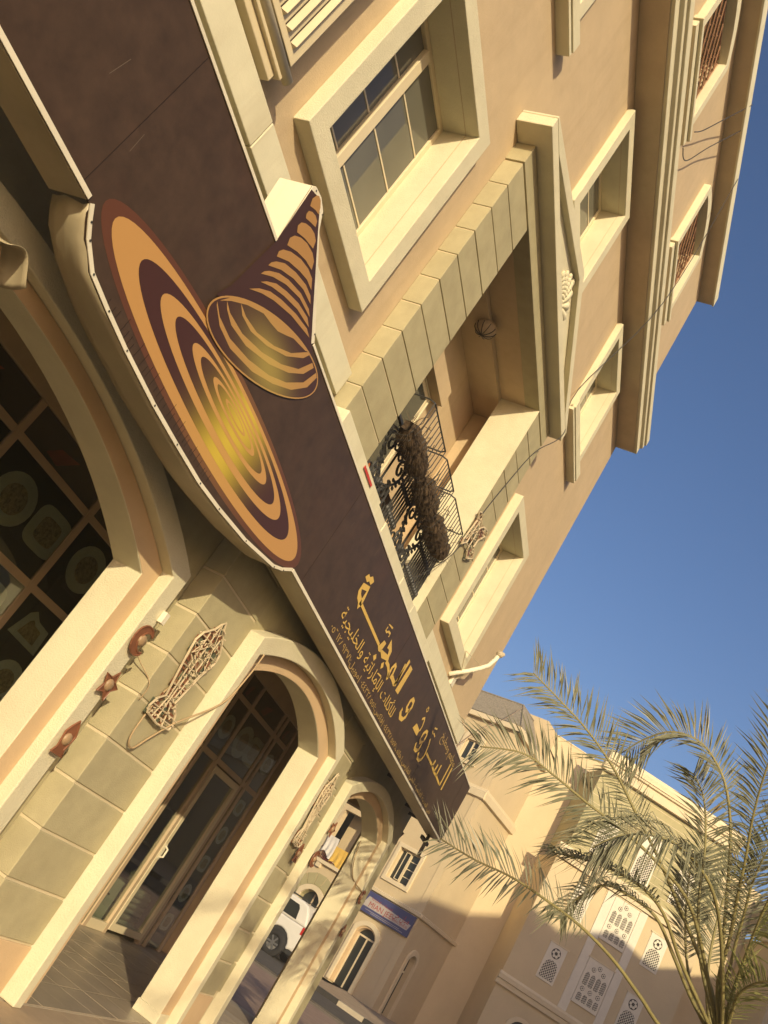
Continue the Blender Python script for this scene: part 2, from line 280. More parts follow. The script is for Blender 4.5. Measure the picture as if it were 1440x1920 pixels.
FRONDS={'a': [(9.666, -0.886, 2.426), (9.446, -0.649, 2.773), (9.218, -0.274, 3.122), (8.946, 0.169, 3.491), (8.779, 0.512, 3.743), (8.637, 0.825, 3.975), (8.5, 1.174, 4.155), (8.387, 1.53, 4.279), (8.268, 1.815, 4.359)], 'b': [(9.664, -0.878, 2.421), (9.358, -0.609, 2.789), (8.952, -0.222, 3.248), (8.738, 0.177, 3.412), (8.584, 0.539, 3.486), (8.505, 0.894, 3.537), (8.426, 1.237, 3.601), (8.312, 1.566, 3.626), (8.259, 1.929, 3.484)], 'c': [(9.673, -0.866, 2.391), (9.386, -0.427, 2.28), (9.062, -0.12, 2.389), (8.741, 0.18, 2.498), (8.431, 0.5, 2.561), (8.165, 0.788, 2.568), (7.892, 1.105, 2.555), (7.708, 1.403, 2.503), (7.514, 1.688, 2.486)], 'd': [(9.663, -0.87, 2.417), (9.387, -0.611, 2.602), (9.072, -0.304, 2.821), (8.78, -0.048, 3.043), (8.569, 0.187, 3.116), (8.389, 0.45, 3.094), (8.241, 0.688, 3.026), (8.159, 0.939, 2.936)], 'd2': [(9.663, -0.87, 2.417), (9.467, -0.543, 2.616), (9.265, -0.243, 2.861), (9.115, 0.002, 3.049), (9.025, 0.273, 3.085), (9.039, 0.516, 3.056), (9.124, 0.694, 2.815), (9.181, 0.746, 2.639)], 'e': [(9.666, -0.886, 2.426), (9.145, -0.69, 2.814), (8.644, -0.481, 3.146), (8.293, -0.305, 3.321), (8.043, -0.116, 3.396), (7.821, 0.083, 3.401), (7.691, 0.286, 3.335), (7.603, 0.474, 3.195), (7.561, 0.614, 3.006)], 'g': [(9.666, -0.886, 2.426), (9.443, -0.671, 2.933), (9.264, -0.486, 3.507), (9.123, -0.32, 4.02), (8.984, -0.132, 4.376), (8.921, 0.058, 4.567), (8.895, 0.263, 4.666), (8.908, 0.504, 4.64), (8.999, 0.706, 4.491), (9.083, 0.859, 4.278)], 'h': [(9.666, -0.886, 2.426), (9.254, -0.66, 2.808), (8.935, -0.595, 3.162), (8.695, -0.521, 3.466), (8.482, -0.463, 3.731), (8.268, -0.395, 3.986), (8.083, -0.355, 4.209), (7.904, -0.334, 4.441), (7.71, -0.335, 4.726)], 'i': [(9.668, -0.893, 2.431), (9.37, -0.803, 2.712), (8.997, -0.759, 3.073), (8.636, -0.735, 3.431), (8.235, -0.743, 3.779)], 'j': [(9.667, -0.89, 2.429), (9.626, -0.812, 2.691), (9.588, -0.813, 3.032), (9.636, -0.919, 3.3), (9.748, -1.124, 3.537)], 'k': [(9.664, -0.878, 2.421), (9.611, -0.67, 2.704), (9.537, -0.455, 3.02), (9.498, -0.282, 3.437), (9.459, -0.16, 3.908), (9.37, 0.01, 4.305), (9.317, 0.191, 4.486)], 'l': [(9.664, -0.878, 2.421), (9.704, -0.627, 2.588), (9.712, -0.421, 2.87), (9.722, -0.267, 3.201), (9.732, -0.15, 3.574), (9.684, -0.086, 3.866)], 'm': [(9.668, -0.893, 2.431), (9.341, -0.841, 2.685), (9.08, -0.83, 2.843), (8.837, -0.963, 2.986), (8.716, -1.2, 2.977)], 'n': [(9.668, -0.893, 2.431), (10.075, -1.19, 2.65), (10.592, -1.626, 2.783), (11.088, -2.053, 2.694)]}

# ---------------------------------------------------------------- palette
M_WALL = mat('peach_plaster', (.515, .395, .24), var=.06, bump=.30, bscale=140, streak=.34, dirtcol=(.36, .255, .145))
M_TRIM = mat('cream_render', (.62, .57, .39), var=.06, bump=.5, bscale=95, dirt=.28, dirtcol=(.42, .33, .19))
M_LIP = mat('cream_ledge_paint', (.64, .60, .42), var=.07, bump=.12, bscale=110, streak=.35, dirtcol=(.40, .30, .16))
M_STEP = mat('apricot_render', (.57, .41, .235), var=.06, bump=.2, bscale=150)
M_OLIVE = mat('olive_block_paint', (.385, .34, .20), var=.10, bump=.28, bscale=110, dirt=.35, dirtcol=(.27, .215, .105), scale=4.5, rand=.035)
M_JOINT = mat('block_joint', (.56, .48, .31), bump=.15)
M_ALU = mat('cream_aluminium', (.68, .58, .38), rough=.45, var=.05, bump=.03, bscale=60, spec=.5)
M_WHITE = mat('white_metal', (.72, .66, .50), rough=.5, var=.06, bump=.05, streak=.3, dirtcol=(.36, .27, .16))
M_GLASS = glass('window_glass', (.13, .125, .095), .05)
M_DARKGL = glass('dark_window_glass', (.02, .024, .022), .08)
M_CLEAR = glass('clear_glass', trans=1, rough=.02)
M_IRON = mat('black_iron', (.035, .034, .03), rough=.5, var=.3, bump=.1, spec=.5)
M_RUST = mat('rusty_grille', (.24, .125, .065), rough=.8, var=.3, bump=.2)
M_SOFFIT = mat('soffit_render', (.49, .39, .25), var=.08, bump=.15, dirt=.2)
M_FLOORT = mat('terrace_tile', (.33, .27, .19), rough=.35, var=.18, bump=.04, dirt=.35, dirtcol=(.34, .27, .18))
M_GROUT = mat('tile_grout', (.40, .33, .235))
M_PAVE = mat('sand_paving', (.40, .30, .19), var=.12, bump=.25, dirt=.25)
M_GROUND = mat('sandy_ground', (.26, .20, .13), var=.15, bump=.3)
M_ASPH = mat('asphalt', (.075, .066, .055), var=.25, bump=.5, bscale=60, dirt=.3, dirtcol=(.16, .13, .09))
M_DARKBR = mat('dark_brown_panel', (.06, .034, .02), rough=.6)

FL = 0.09                                               # terrace level
# ---------------------------------------------------------------- ground
def plane(name, x0, x1, y0, y1, z, m_, kind='structure'):
    mb = MB(); mb.add([(x0, y0, z), (x1, y0, z), (x1, y1, z), (x0, y1, z)], [(0, 1, 2, 3)])
    o = single(name, mb, m_, None, None); o['kind'] = kind; return o
plane('ground', -400, 400, -400, 400, -.10, M_GROUND)
mb = MB(); mb.plan([(23.6, -40), (29.2, -40), (29.2, 8.6), (34.0, 9.4), (34.0, 40), (25.6, 40), (25.0, 8.2)], -.3, -.062)
single('road', mb, M_ASPH, None, None, kind='structure')
mb = MB(); mb.box(13.6, 23.4, -30, 30, -.3, -.058); single('forecourt_paving', mb, mat('pinkish_pavers', (.30, .20, .145), var=.16, bump=.3, dirt=.3, dirtcol=(.36, .27, .18)), None, None, kind='structure')
mb = MB(); mb.plan([(29.62, -40), (60, -40), (60, 9.0), (29.62, 9.0)], -.3, .06); single('far_pavement', mb, mat('reddish_pavers', (.36, .27, .18), var=.2, bump=.3, dirt=.4), None, None, kind='structure')
# painted kerb, each stone its own piece
kerb = bpy.data.objects.new('kerb', None); COL.objects.link(kerb); kerb.location = (29.4, 0, 0); kerb['kind'] = 'structure'
M_KW = mat('white_kerb_paint', (.42, .36, .26), dirt=.4, bump=.3); M_KB = mat('black_kerb_paint', (.03, .028, .026), dirt=.5, bump=.3, dirtcol=(.12, .09, .06))
kms = []
for m_ in (M_KW, M_KB):
    b = MB().box(-.2, .2, -.44, .44, -.2, 0); me = b.mesh('kerb_stone'); me.materials.append(m_); kms.append(me)
for i in range(22): inst('kerb_stone', kms[i % 2], (29.4, 8.3 - i * .9, .075 + .006 * random.random()), kerb)

# terrace floor: tiles with light joints, and the paving in front
fl = bpy.data.objects.new('terrace_floor', None); COL.objects.link(fl); fl.location = (7, 4.4, 0); fl['kind'] = 'structure'
part('floor_slab', MB().box(-1, 13.25, 3.255, 12.0, -.2, FL - .006), M_GROUT, fl)
tm = MB().box(-.196, .196, -.196, .196, -.02, 0).mesh('floor_tile'); tm.materials.append(M_FLOORT)
for i in range(24):
    for j in range(7):
        x = 2.6 + i * .4; y = 3.46 + j * .4 if j else 3.46
        if x < 13: inst('floor_tile', tm, (x, 3.46 + j * .4, FL + random.uniform(-.001, .001)), fl)
pv = bpy.data.objects.new('pavement', None); COL.objects.link(pv); pv.location = (7, 2, 0); pv['kind'] = 'structure'
part('pavement_bed', MB().box(-12, 13.6, 1.2, 3.25, -.3, FL - .02), mat('paving_joint_sand', (.30, .22, .13)), pv)
pm = MB().box(-.297, .297, -.297, .297, -.05, 0).mesh('paving_stone'); pm.materials.append(M_PAVE)
for i in range(17):
    for j in range(3): inst('paving_stone', pm, (3.3 + i * .6, 2.94 - j * .6, FL - .004 + random.uniform(-.002, .002)), pv)
road2 = MB().box(-60, 13.6, -9, 1.1, -.3, -.06); single('street', road2, M_ASPH, None, None, kind='structure')

# ---------------------------------------------------------------- the restaurant building
BLD = thing('apartment_building', 'peach apartment building with cream window frames, pediment balcony and arcade behind the brown signboard', 'building', (7, 3.6, 0))
YW = 3.49; YB = 3.30
low = [(3.27, 4.52, 5.23, 6.93), (10.11, 11.33, 5.23, 6.93)]
mid = [(3.31, 4.53, 8.77, 10.21), (6.70, 7.92, 8.77, 10.21), (10.13, 11.35, 8.77, 10.21)]
top = [(3.27, 4.53, 12.43, 13.80), (6.80, 8.05, 12.43, 13.80), (10.28, 11.55, 12.43, 13.80)]
mb = MB(); gridwall(mb, -1.5, 13.25, 4.25, 14.45, YW, YW + .32, low + mid + top + [(5.89, 8.65, 4.45, 7.52)])
part('upper_wall', mb, M_WALL, BLD)
mb = MB(); mb.box(12.95, 13.248, YW + .322, 12, 3.2, 14.4); mb.box(-1.49, -1.2, YW + .322, 12, 0, 14.4); mb.box(-1.19, 12.94, 11.7, 12, 0, 14.4)
part('side_wall', mb, M_WALL, BLD)
# interior floors so that no daylight leaks through
mb = MB()
for z in (4.2, 8.0, 11.4): mb.box(-1.19, 12.94, YW + .33, 11.69, z, z + .18)
part('floor_slab', mb, M_SOFFIT, BLD)

def win_unit(x0, x1, z0, z1, y, name='window', split=.5, bars=2, glassm=M_GLASS):
    w_ = part(name, MB().ring(x0 + .05, x1 - .05, z0 + .05, z1 - .05, .05, y, y + .07), M_ALU, BLD, bev=.004)
    xm = x0 + (x1 - x0) * split
    part('mullion', MB().box(xm - .045, xm + .045, y - .012, y + .06, z0 + .051, z1 - .051), M_ALU, w_, bev=.004)
    part('pane', MB().box(x0 + .051, xm - .046, y + .035, y + .041, z0 + .051, z1 - .051), glassm, w_)
    part('pane', MB().box(xm + .046, x1 - .051, y + .018, y + .024, z0 + .051, z1 - .051), glassm, w_)
    for k in range(1, bars + 1):
        z = z0 + (z1 - z0) * k / (bars + 1)
        part('muntin', MB().box(x0 + .052, xm - .047, y + .029, y + .0345, z - .008, z + .008), M_ALU, w_)
        part('muntin', MB().box(xm + .047, x1 - .052, y + .012, y + .0175, z - .008, z + .008), M_ALU, w_)
    return w_
def surround(x0, x1, z0, z1, y0, wd=.165, name='window_surround'):
    part('reveal_lining', MB().ring(x0 + .0016, x1 - .0016, z0 + .0016, z1 - .0016, .0014, YW + .005, 3.80), M_TRIM, BLD)
    return part(name, MB().ring(x0, x1, z0, z1, wd, y0, YW + .004), M_TRIM, BLD, bev=.007)
for i, (a, b, c, d) in enumerate(low):
    surround(a, b, c, d, 3.37); win_unit(a, b, c, d, 3.70, split=.46, bars=3)
for a, b, c, d in mid:
    surround(a, b, c, d, 3.40, .15)
    part('window_sill', MB().box(a - .27, b + .30, 3.36, YW + .003, c - .20, c - .151), M_TRIM, BLD, bev=.006)
    part('window_sill', MB().box(a - .265, b + .295, 3.345, 3.398, c - .149, c - .002), M_TRIM, BLD, bev=.006)
    win_unit(a, b, c, d, 3.72, split=.4, bars=3)
# top floor windows: segmental surrounds with rusty lattice grilles
for a, b, c, d in top:
    xc = (a + b) / 2; h = (b - a) / 2
    o = archline(xc, h + .13, d - .02, .20, c - .02, 12); i = archline(xc, h, d - .12, .12, c - .02, 12)
    part('window_surround', MB().strip(o, i, 3.38, YW + .004), M_TRIM, BLD, bev=.006)
    part('window_head', MB().strip(arcpts(xc, h + .02, d + .10, .12, 10), arcpts(xc, h + .02, d - .12, .115, 10), 3.45, YW + .06), M_TRIM, BLD)
    part('window_sill', MB().box(a - .18, b + .30, 3.36, YW + .003, c - .09, c - .022), M_TRIM, BLD, bev=.006)
    part('window_sill', MB().box(a - .16, b + .28, 3.40, YW + .003, c - .22, c - .11), M_TRIM, BLD, bev=.006)
    win_unit(a, b, c, d, 3.74, bars=1, glassm=M_DARKGL)
    g_ = part('grille', MB().ring(a + .015, b - .015, c + .015, d - .1, .015, 3.505, 3.53), M_RUST, BLD)
    n = 6; W_ = b - a; H_ = d - c - .1
    for k in range(-n, n):
        for sgn in (1, -1):
            p = []
            for t in range(41):
                x = a + W_ * t / 40; z = c + (k + t / 40 * 4) * H_ / n if sgn > 0 else c + (k + 4 - t / 40 * 4) * H_ / n
                x += .012 * math.sin(t * 1.1 + k)
                if c < z < d - .1: p.append((x, 3.515 + .008 * sgn, z))
            if len(p) > 3:
                q = p[::4] + [p[-1]]
                mb = MB(); mb.tube(q, .014, 4); part('grille_bar', mb, M_RUST, g_)
    # wooden leaf shapes between the bars
    for k in range(16):
        x = a + .15 + (k % 4) * W_ * .24 + random.uniform(-.05, .05); z = c + .13 + (k // 4) * H_ * .25
        part('grille_leaf', MB().prism([(x - .07, z - .12), (x, z - .02), (x + .08, z + .16), (x + .01, z + .05)], 3.52, 3.528), M_RUST, g_)

# cornice between the storeys and the roof edge
CORN = [(YW + .02, 10.55), (3.113, 10.55), (3.113, 10.68), (3.064, 10.70), (3.064, 10.77), (3.03, 10.78), (3.03, 10.92), (YW + .02, 10.96)]
part('cornice', MB().prof(CORN, -1.5, 13.262), M_TRIM, BLD, bev=.008)
part('cornice_soffit', MB().box(-1.5, 13.2, 3.16, YW - .003, 10.532, 10.548), M_SOFFIT, BLD)
rp = MB(); xs = [-1.6 + i * .25 for i in range(61)]
rp.box(-1.6, 13.40, 3.227, 12.1, 14.452, 14.60); part('roof_slab', rp, M_SOFFIT, BLD)
part('roof_fascia', MB().box(-1.6, 13.41, 3.19, 3.225, 14.43, 14.68), M_LIP, BLD, bev=.01)

# ---- balcony bay
xl0, xl1, xr0, xr1 = 5.155, 5.89, 8.65, 9.36
bay = MB(); bay.box(xl0 + .02, xl1 - .02, YB + .02, YW + .1, 3.0, 7.74); part('pier_core', bay, M_JOINT, BLD)
bay = MB(); bay.box(xr0 + .02, xr1 - .02, YB + .02, YW + .1, 3.0, 7.74); part('pier_core', bay, M_JOINT, BLD)
def blocks(pier, x0, x1, z0, z1, rows, m_, y0=YB, y1=YW - .002, offx0=0, offx1=0):
    h = (z1 - z0) / rows
    me = MB().box(x0, x1, y0, y1, -h / 2 + .007, h / 2 - .007).mesh('block')
    me.transform(Matrix.Translation((-(x0 + x1) / 2, -y0, 0))); me.materials.append(m_)
    for r in range(rows):
        o = inst('block', me, ((x0 + x1) / 2, y0 + random.uniform(-.0015, .0015), z0 + h * (r + .5)), pier)
        b = o.modifiers.new('bevel', 'BEVEL'); b.width = .005; b.segments = 2
pL = part('pier', MB().box(xl0 + .009, xl1 - .009, YB + .009, YW + .05, 4.5, 7.5), M_JOINT, BLD); blocks(pL, xl0, xl1, 4.46, 7.50, 10, M_OLIVE)
pR = part('pier', MB().box(xr0 + .012, xr1 - .009, YB + .009, YW + .05, 4.5, 7.5), M_JOINT, BLD); blocks(pR, xr0 + .004, xr1, 4.46, 7.50, 10, M_OLIVE)
part('pier_reveal', MB().box(xr0 - .004, xr0 + .003, YB + .001, YW + .32, 4.46, 7.52), M_TRIM, BLD)
part('lintel', MB().box(xl0, xr1, YB, YW + .3, 7.522, 7.748), M_OLIVE, BLD, bev=.005)
# loggia behind the balcony
lg = MB(); lg.box(5.3, 9.2, 4.20, 4.35, 4.4, 7.7); lg.box(9.06, 9.2, 3.812, 4.199, 4.4, 7.7); lg.box(5.3, 5.45, 3.812, 4.199, 4.4, 7.7)
part('loggia_wall', lg, M_WALL, BLD)
part('loggia_ceiling', MB().box(5.451, 9.059, 3.812, 4.199, 7.455, 7.60), M_SOFFIT, BLD)
part('loggia_floor', MB().box(5.451, 9.059, 3.352, 4.199, 4.36, 4.45), M_SOFFIT, BLD)
part('window_surround', MB().ring(6.55, 7.80, 5.0, 6.60, .02, 4.16, 4.203), M_TRIM, BLD)
w_ = part('window', MB().ring(6.60, 7.75, 5.05, 6.55, .05, 4.17, 4.198), M_ALU, BLD); part('pane', MB().box(6.601, 7.749, 4.18, 4.19, 5.051, 6.549), M_DARKGL, w_)
part('window_hood', MB().box(6.5, 7.9, 4.04, 4.198, 6.63, 6.86), M_WALL, BLD)
lp = part('ceiling_lamp', MB().ball((7.36, 3.85, 7.43), .125, .125, .10, 16, 8), mat('frosted_lamp_glass', (.40, .31, .20), rough=.4, bump=.05), BLD, smooth=True)
mb = MB()
for k in range(5): mb.tube([(7.36 + .129 * math.cos(t * PI / 8) * math.cos(k * PI / 5), 3.85 + .129 * math.cos(t * PI / 8) * math.sin(k * PI / 5), 7.43 - .104 * math.sin(t * PI / 8)) for t in range(9)], .005, 4)
part('lamp_cage', mb, M_IRON, lp)
# pediment
ped = part('pediment', MB().box(4.93, 9.45, 3.14, YW - .003, 7.752, 7.872), M_TRIM, BLD, bev=.008)
ap = (7.19, 8.41)
part('tympanum', MB().prism([(5.0, 7.874), (9.38, 7.874), (ap[0], ap[1] - .02)], 3.21, YW - .004), M_TRIM, ped)
part('raking_moulding', MB().prism([(4.93, 7.874), (5.30, 7.874), (7.19, 8.30), (9.08, 7.874), (9.45, 7.874), (9.45, 7.90), (7.19, 8.43), (4.93, 7.90)], 3.14, YW - .005), M_TRIM, ped, bev=.006)
sh = MB()
for k in range(9):
    a = PI * (k + .5) / 9; l = .36 - .10 * abs(math.cos(a)); ex = 1 + .35 * abs(math.cos(a))
    for t in range(7):
        q = l * (.2 + .8 * t / 6); sh.ball((7.2 + math.cos(a) * q * ex, 3.20 - .012 * math.sin(PI * t / 6), 7.885 + math.sin(a) * q), .022 + .028 * (t / 6), .022, .022 + .024 * (t / 6), 8, 6)
for s_ in (-1, 1):
    for t in range(5): sh.ball((7.2 + s_ * (.46 + .03 * t), 3.205, 7.90 + .03 * math.sin(t)), .035 - .003 * t, .02, .03 - .003 * t, 8, 6)
sh.ball((7.2, 3.195, 7.90), .06, .03, .05, 10, 6)
part('shell_ornament', sh, M_TRIM, ped, smooth=True)
# ledge above the signboard
part('ledge', MB().box(-1.5, 2.95, 3.405, YW - .003, 4.588, 4.815), M_LIP, BLD, bev=.006)
part('ledge', MB().box(2.954, 5.10, 3.403, YW - .003, 4.585, 4.812), M_LIP, BLD, bev=.006)
part('ledge', MB().box(9.40, 13.27, 3.405, YW - .003, 4.588, 4.815), M_LIP, BLD, bev=.006)
part('ledge_back', MB().box(-1.5, 13.25, 3.475, 3.485, 3.8, 4.586), M_OLIVE, BLD); part('ledge_back', MB().box(-1.5, 13.25, 3.486, 3.62, 3.8, 4.249), M_OLIVE, BLD)
x = 5.06
for wd in (1.25, .30, .98, .62, 1.28):
    part('ledge', MB().box(x + .003, x + wd - .003, 3.20 + random.uniform(-.006, .006), YB - .002 + .15, 4.20, 4.465 + random.uniform(-.012, .012)), M_LIP, BLD, bev=.006); x += wd

# ---- balcony railing: scrolled ironwork
rl = part('balcony_railing', MB().box(5.892, 8.648, 3.385, 3.415, 5.185, 5.215).box(5.892, 8.648, 3.385, 3.415, 4.50, 4.53), M_IRON, BLD, bev=.003)
def scroll(cx, cz, r0, turns, start, sgn, n=26):
    return [(cx + r0 * (1 - .82 * t / n) * math.cos(start + sgn * turns * 2 * PI * t / n), 3.40, cz + r0 * (1 - .82 * t / n) * math.sin(start + sgn * turns * 2 * PI * t / n)) for t in range(n + 1)]
for x in [5.95, 6.02, 6.86, 6.91, 6.97, 7.03, 7.09, 7.15, 7.20, 8.00, 8.06, 8.12, 8.18, 8.24, 8.30, 8.36, 8.42, 8.48, 8.54, 8.60]:
    mb = MB().tube([(x, 3.40, 4.53), (x, 3.40, 5.185)], .011, 6); mb.ball((x, 3.40, 4.72), .024, .024, .034, 8, 5); mb.ball((x, 3.40, 5.0), .02, .02, .026, 8, 5)
    part('bar', mb, M_IRON, rl)
for cx in (6.44, 7.60):
    for s_ in (-1, 1):
        part('scroll', MB().tube(scroll(cx + s_ * .14, 4.70, .14, 1.6, PI / 2, -s_), .014, 5), M_IRON, rl)
        part('scroll', MB().tube(scroll(cx + s_ * .22, 5.02, .12, 1.5, -PI / 2, s_), .013, 5), M_IRON, rl)
        part('scroll', MB().tube(scroll(cx + s_ * .30, 4.66, .085, 1.3, 0 if s_ < 0 else PI, s_), .011, 5), M_IRON, rl)
        part('scroll', MB().tube(scroll(cx + s_ * .09, 5.09, .075, 1.3, PI / 2, s_), .011, 5), M_IRON, rl)
        part('scroll', MB().tube([(cx + s_ * .02, 3.40, 4.56), (cx + s_ * .12, 3.40, 4.74), (cx + s_ * .30, 3.40, 4.92), (cx + s_ * .36, 3.40, 5.10), (cx + s_ * .16, 3.40, 5.17)], .013, 5), M_IRON, rl)
        for q in range(2):
            lf = MB()
            for t in range(6): lf.ball((cx + s_ * (.06 + .16 * q + .03 * t), 3.396, 4.62 + .12 * q + .055 * t), .034, .010, .02, 6, 4)
            part('iron_leaf', lf, M_IRON, rl)
    part('rosette', MB().ball((cx, 3.395, 4.72), .05, .022, .05, 10, 6).ball((cx, 3.375, 4.72), .022, .012, .022, 8, 5), M_IRON, rl)
    part('bar', MB().tube([(cx, 3.40, 4.53), (cx, 3.40, 5.185)], .012, 6), M_IRON, rl)
# things stored behind the railing
single('storage_box', MB().box(6.95, 7.28, 3.55, 3.9, 4.452, 4.95), mat('brown_carton', (.16, .10, .055), bump=.1), 'brown carton standing behind the balcony railing', 'box', bev=.01)
single('folded_rug', MB().box(5.95, 6.25, 3.52, 3.8, 4.452, 5.1), mat('dark_grey_cloth', (.06, .055, .05), bump=.3), 'dark folded rug behind the left end of the balcony railing', 'rug', bev=.03)
pp = single('paint_pot', MB().tube([(6.32, 3.62, 4.452), (6.32, 3.62, 4.80)], .085, 14), mat('blue_plastic', (.05, .18, .42), rough=.4, bump=0), 'small blue plastic pot behind the balcony railing', 'pot')
part('lid', MB().tube([(6.32, 3.62, 4.801), (6.32, 3.62, 4.86)], .088, 14), mat('orange_plastic', (.62, .15, .04), rough=.4, bump=0), pp) if False else None
single('paint_can', MB().tube([(6.48, 3.66, 4.452), (6.48, 3.66, 4.88)], .075, 14), mat('orange_plastic', (.62, .17, .05), rough=.4, bump=0), 'orange plastic can behind the balcony railing', 'can')

# ---------------------------------------------------------------- arcade
def archwall(x0, x1, xc, half, spring, rise, z0, z1, y0, y1):
    pts = arcpts(xc, half, spring, rise, 24)
    mb = MB()
    if xc - half > x0: mb.box(x0, xc - half, y0, y1, z0, z1)
    if xc + half < x1: mb.box(xc + half, x1, y0, y1, z0, z1)
    poly = [(xc - half, z1)] + pts + [(xc + half, z1)]
    return mb.prism(poly, y0, y1)
ARC1 = dict(xc=2.75); ARC2 = dict(xc=7.255); ARC3 = dict(xc=11.20)
# bay wall and flanking walls
part('bay_wall', archwall(5.175, 9.34, 7.255, 1.31, 2.80, .30, FL, 4.19, YB + .011, 3.50), M_OLIVE, BLD)
part('arcade_wall', archwall(-1.5, 5.16, 2.75, 2.10, 2.72, .40, FL, 3.79, YW, 3.70), M_OLIVE, BLD)
part('arcade_wall', archwall(9.355, 13.25, 11.2, 1.24, 2.76, .30, FL, 3.79, YW, 3.70), M_OLIVE, BLD)
def archtrim(xc, hA, zA, rA, hB, zB, rB, hC, zC, rC, yA, yB, yC):
    t = part('arch_surround', MB().strip(archline(xc, hA, zA, rA, FL), archline(xc, hB, zB, rB, FL), yA, yC - .002), M_TRIM, BLD, bev=.008)
    part('arch_lining', MB().strip(archline(xc, hB - .001, zB - .001, rB, FL), archline(xc, hC, zC, rC, FL), yB, yC), M_TRIM, t, bev=.006)
    # the apricot face of the inner step is a coat of paint on its front
    o = archline(xc, hB - .004, zB - .004, rB, FL); i = archline(xc, hC + .004, zC + .004, rC, FL)
    part('step_paint', MB().strip(o, i, yB - .003, yB - .0005), M_STEP, t)
    part('plinth', MB().box(xc + hC - .012, xc + hB - .003, yB - .012, yC + .01, FL, FL + .10), M_TRIM, t, bev=.006)
    return t
archtrim(7.255, 1.365, 2.89, .33, 1.27, 2.775, .29, 1.07, 2.68, .26, 3.17, 3.265, 3.505)
archtrim(2.75, 2.18, 2.79, .40, 2.02, 2.69, .36, 1.86, 2.575, .385, 3.36, 3.455, 3.705)
archtrim(11.2, 1.29, 2.84, .33, 1.17, 2.755, .29, 1.05, 2.66, .26, 3.36, 3.455, 3.705)
# olive blocks of the piers at street level
pA = part('pier', MB().box(5.164, 5.88, YB + .009, YW + .05, FL, 3.1), M_JOINT, BLD)
h = .3175
def gblocks(pier, x0, x1, y0, y1, m_, rows=10, base=.414 - 2 * .3175 + .3175):
    me = MB().box(-(x1 - x0) / 2, (x1 - x0) / 2, 0, y1 - y0, -h / 2 + .009, h / 2 - .009).mesh('block'); me.materials.append(m_)
    for r in range(rows):
        o = inst('block', me, ((x0 + x1) / 2, y0 + random.uniform(-.0015, .0015), .414 + h * (r + .5)), pier)
        b = o.modifiers.new('bevel', 'BEVEL'); b.width = .006; b.segments = 2
gblocks(pA, 5.155, 5.888, YB, YW - .003, M_OLIVE)
part('pier_base', MB().box(5.15, 5.888, YB - .004, YW - .003, FL, .408), M_STEP, pA, bev=.006)
pB = part('pier', MB().box(8.63, 9.351, YB + .009, YW + .05, FL, 3.1), M_JOINT, BLD)
gblocks(pB, 8.622, 9.36, YB, YW - .003, M_OLIVE)
part('pier_base', MB().box(8.622, 9.365, YB - .004, YW - .003, FL, .408), M_STEP, pB, bev=.006)
pC = part('pier', MB().box(9.39, 9.88, YW - .02, YW + .05, FL, 3.1), M_JOINT, BLD)
gblocks(pC, 9.366, 9.908, YW - .03, YW + .03, M_OLIVE)
# arcade ceiling, end wall, shop wall above the glazing
part('arcade_ceiling', MB().box(-1.4, 13.2, 3.701, 5.60, 3.80, 3.92), M_SOFFIT, BLD)
mb = MB(); mb.box(12.98, 13.24, 3.701, 3.95, FL, 3.79); mb.box(12.98, 13.24, 5.30, 5.6, FL, 3.79); mb.box(12.98, 13.24, 3.951, 5.299, 3.05, 3.79)
part('end_wall', mb, M_WALL, BLD)
part('shop_lintel', MB().box(-1.4, 12.97, 5.42, 5.60, 3.52, 3.79), M_SOFFIT, BLD)

# ---------------------------------------------------------------- shopfront
YD = 5.465
SHOP = thing('shopfront', 'aluminium and glass shopfront with black food posters under the arcade', 'shopfront', (8, YD, FL))
M_MUL = mat('tan_aluminium', (.50, .38, .24), rough=.45, bump=.04, var=.08)
vx = [-.2, 1.15, 2.45, 3.70, 4.93, 6.15, 7.40, 8.60, 9.80, 10.40, 10.925, 11.96, 12.12, 12.62]
for x in vx: part('mullion', MB().box(x - .04, x + .04, YD - .03, YD + .05, FL, 3.515), M_MUL, SHOP, bev=.004)
for a, b in zip(vx, vx[1:]):
    part('transom', MB().box(a + .041, b - .041, YD - .025, YD + .045, 2.385, 2.455), M_MUL, SHOP, bev=.004)
    part('transom', MB().box(a + .041, b - .041, YD - .025, YD + .045, 3.16, 3.225), M_MUL, SHOP, bev=.004)
M_POST = mat('black_poster', (.028, .026, .021), rough=.3, var=.2, bump=0, scale=1.5)
M_PLATE = mat('printed_plate', (.78, .76, .66), rough=.4, var=.15, bump=0)
M_FOOD = mat('printed_food', (.48, .38, .24), rough=.4, var=.75, scale=38, bump=0)
M_REDP = mat('red_print', (.5, .05, .03), rough=.4, var=.4, bump=0)
def plate(x, z, r, px, kind):
    n = 22
    if kind == 0: pl_ = [(x + r * math.cos(2 * PI * k / n), z + r * .86 * math.sin(2 * PI * k / n)) for k in range(n)]
    elif kind == 1: pl_ = [(x + r * .95 * math.copysign(abs(math.cos(2 * PI * k / n)) ** .5, math.cos(2 * PI * k / n)), z + r * .75 * math.copysign(abs(math.sin(2 * PI * k / n)) ** .5, math.sin(2 * PI * k / n))) for k in range(n)]
    else: pl_ = [(x - r, z - r * .4), (x + r, z - r * .55), (x + r * .9, z + r * .4), (x + r * .1, z + r * .5), (x - r * .3, z + r * .75), (x - r * .6, z + r * .55)]
    o = part('plate', MB().prism(pl_, YD - .0035, YD - .002), M_PLATE, px)
    return [(x + (a - x) * .58, z + (c - z) * .58) for a, c in pl_]
pane_n = 0
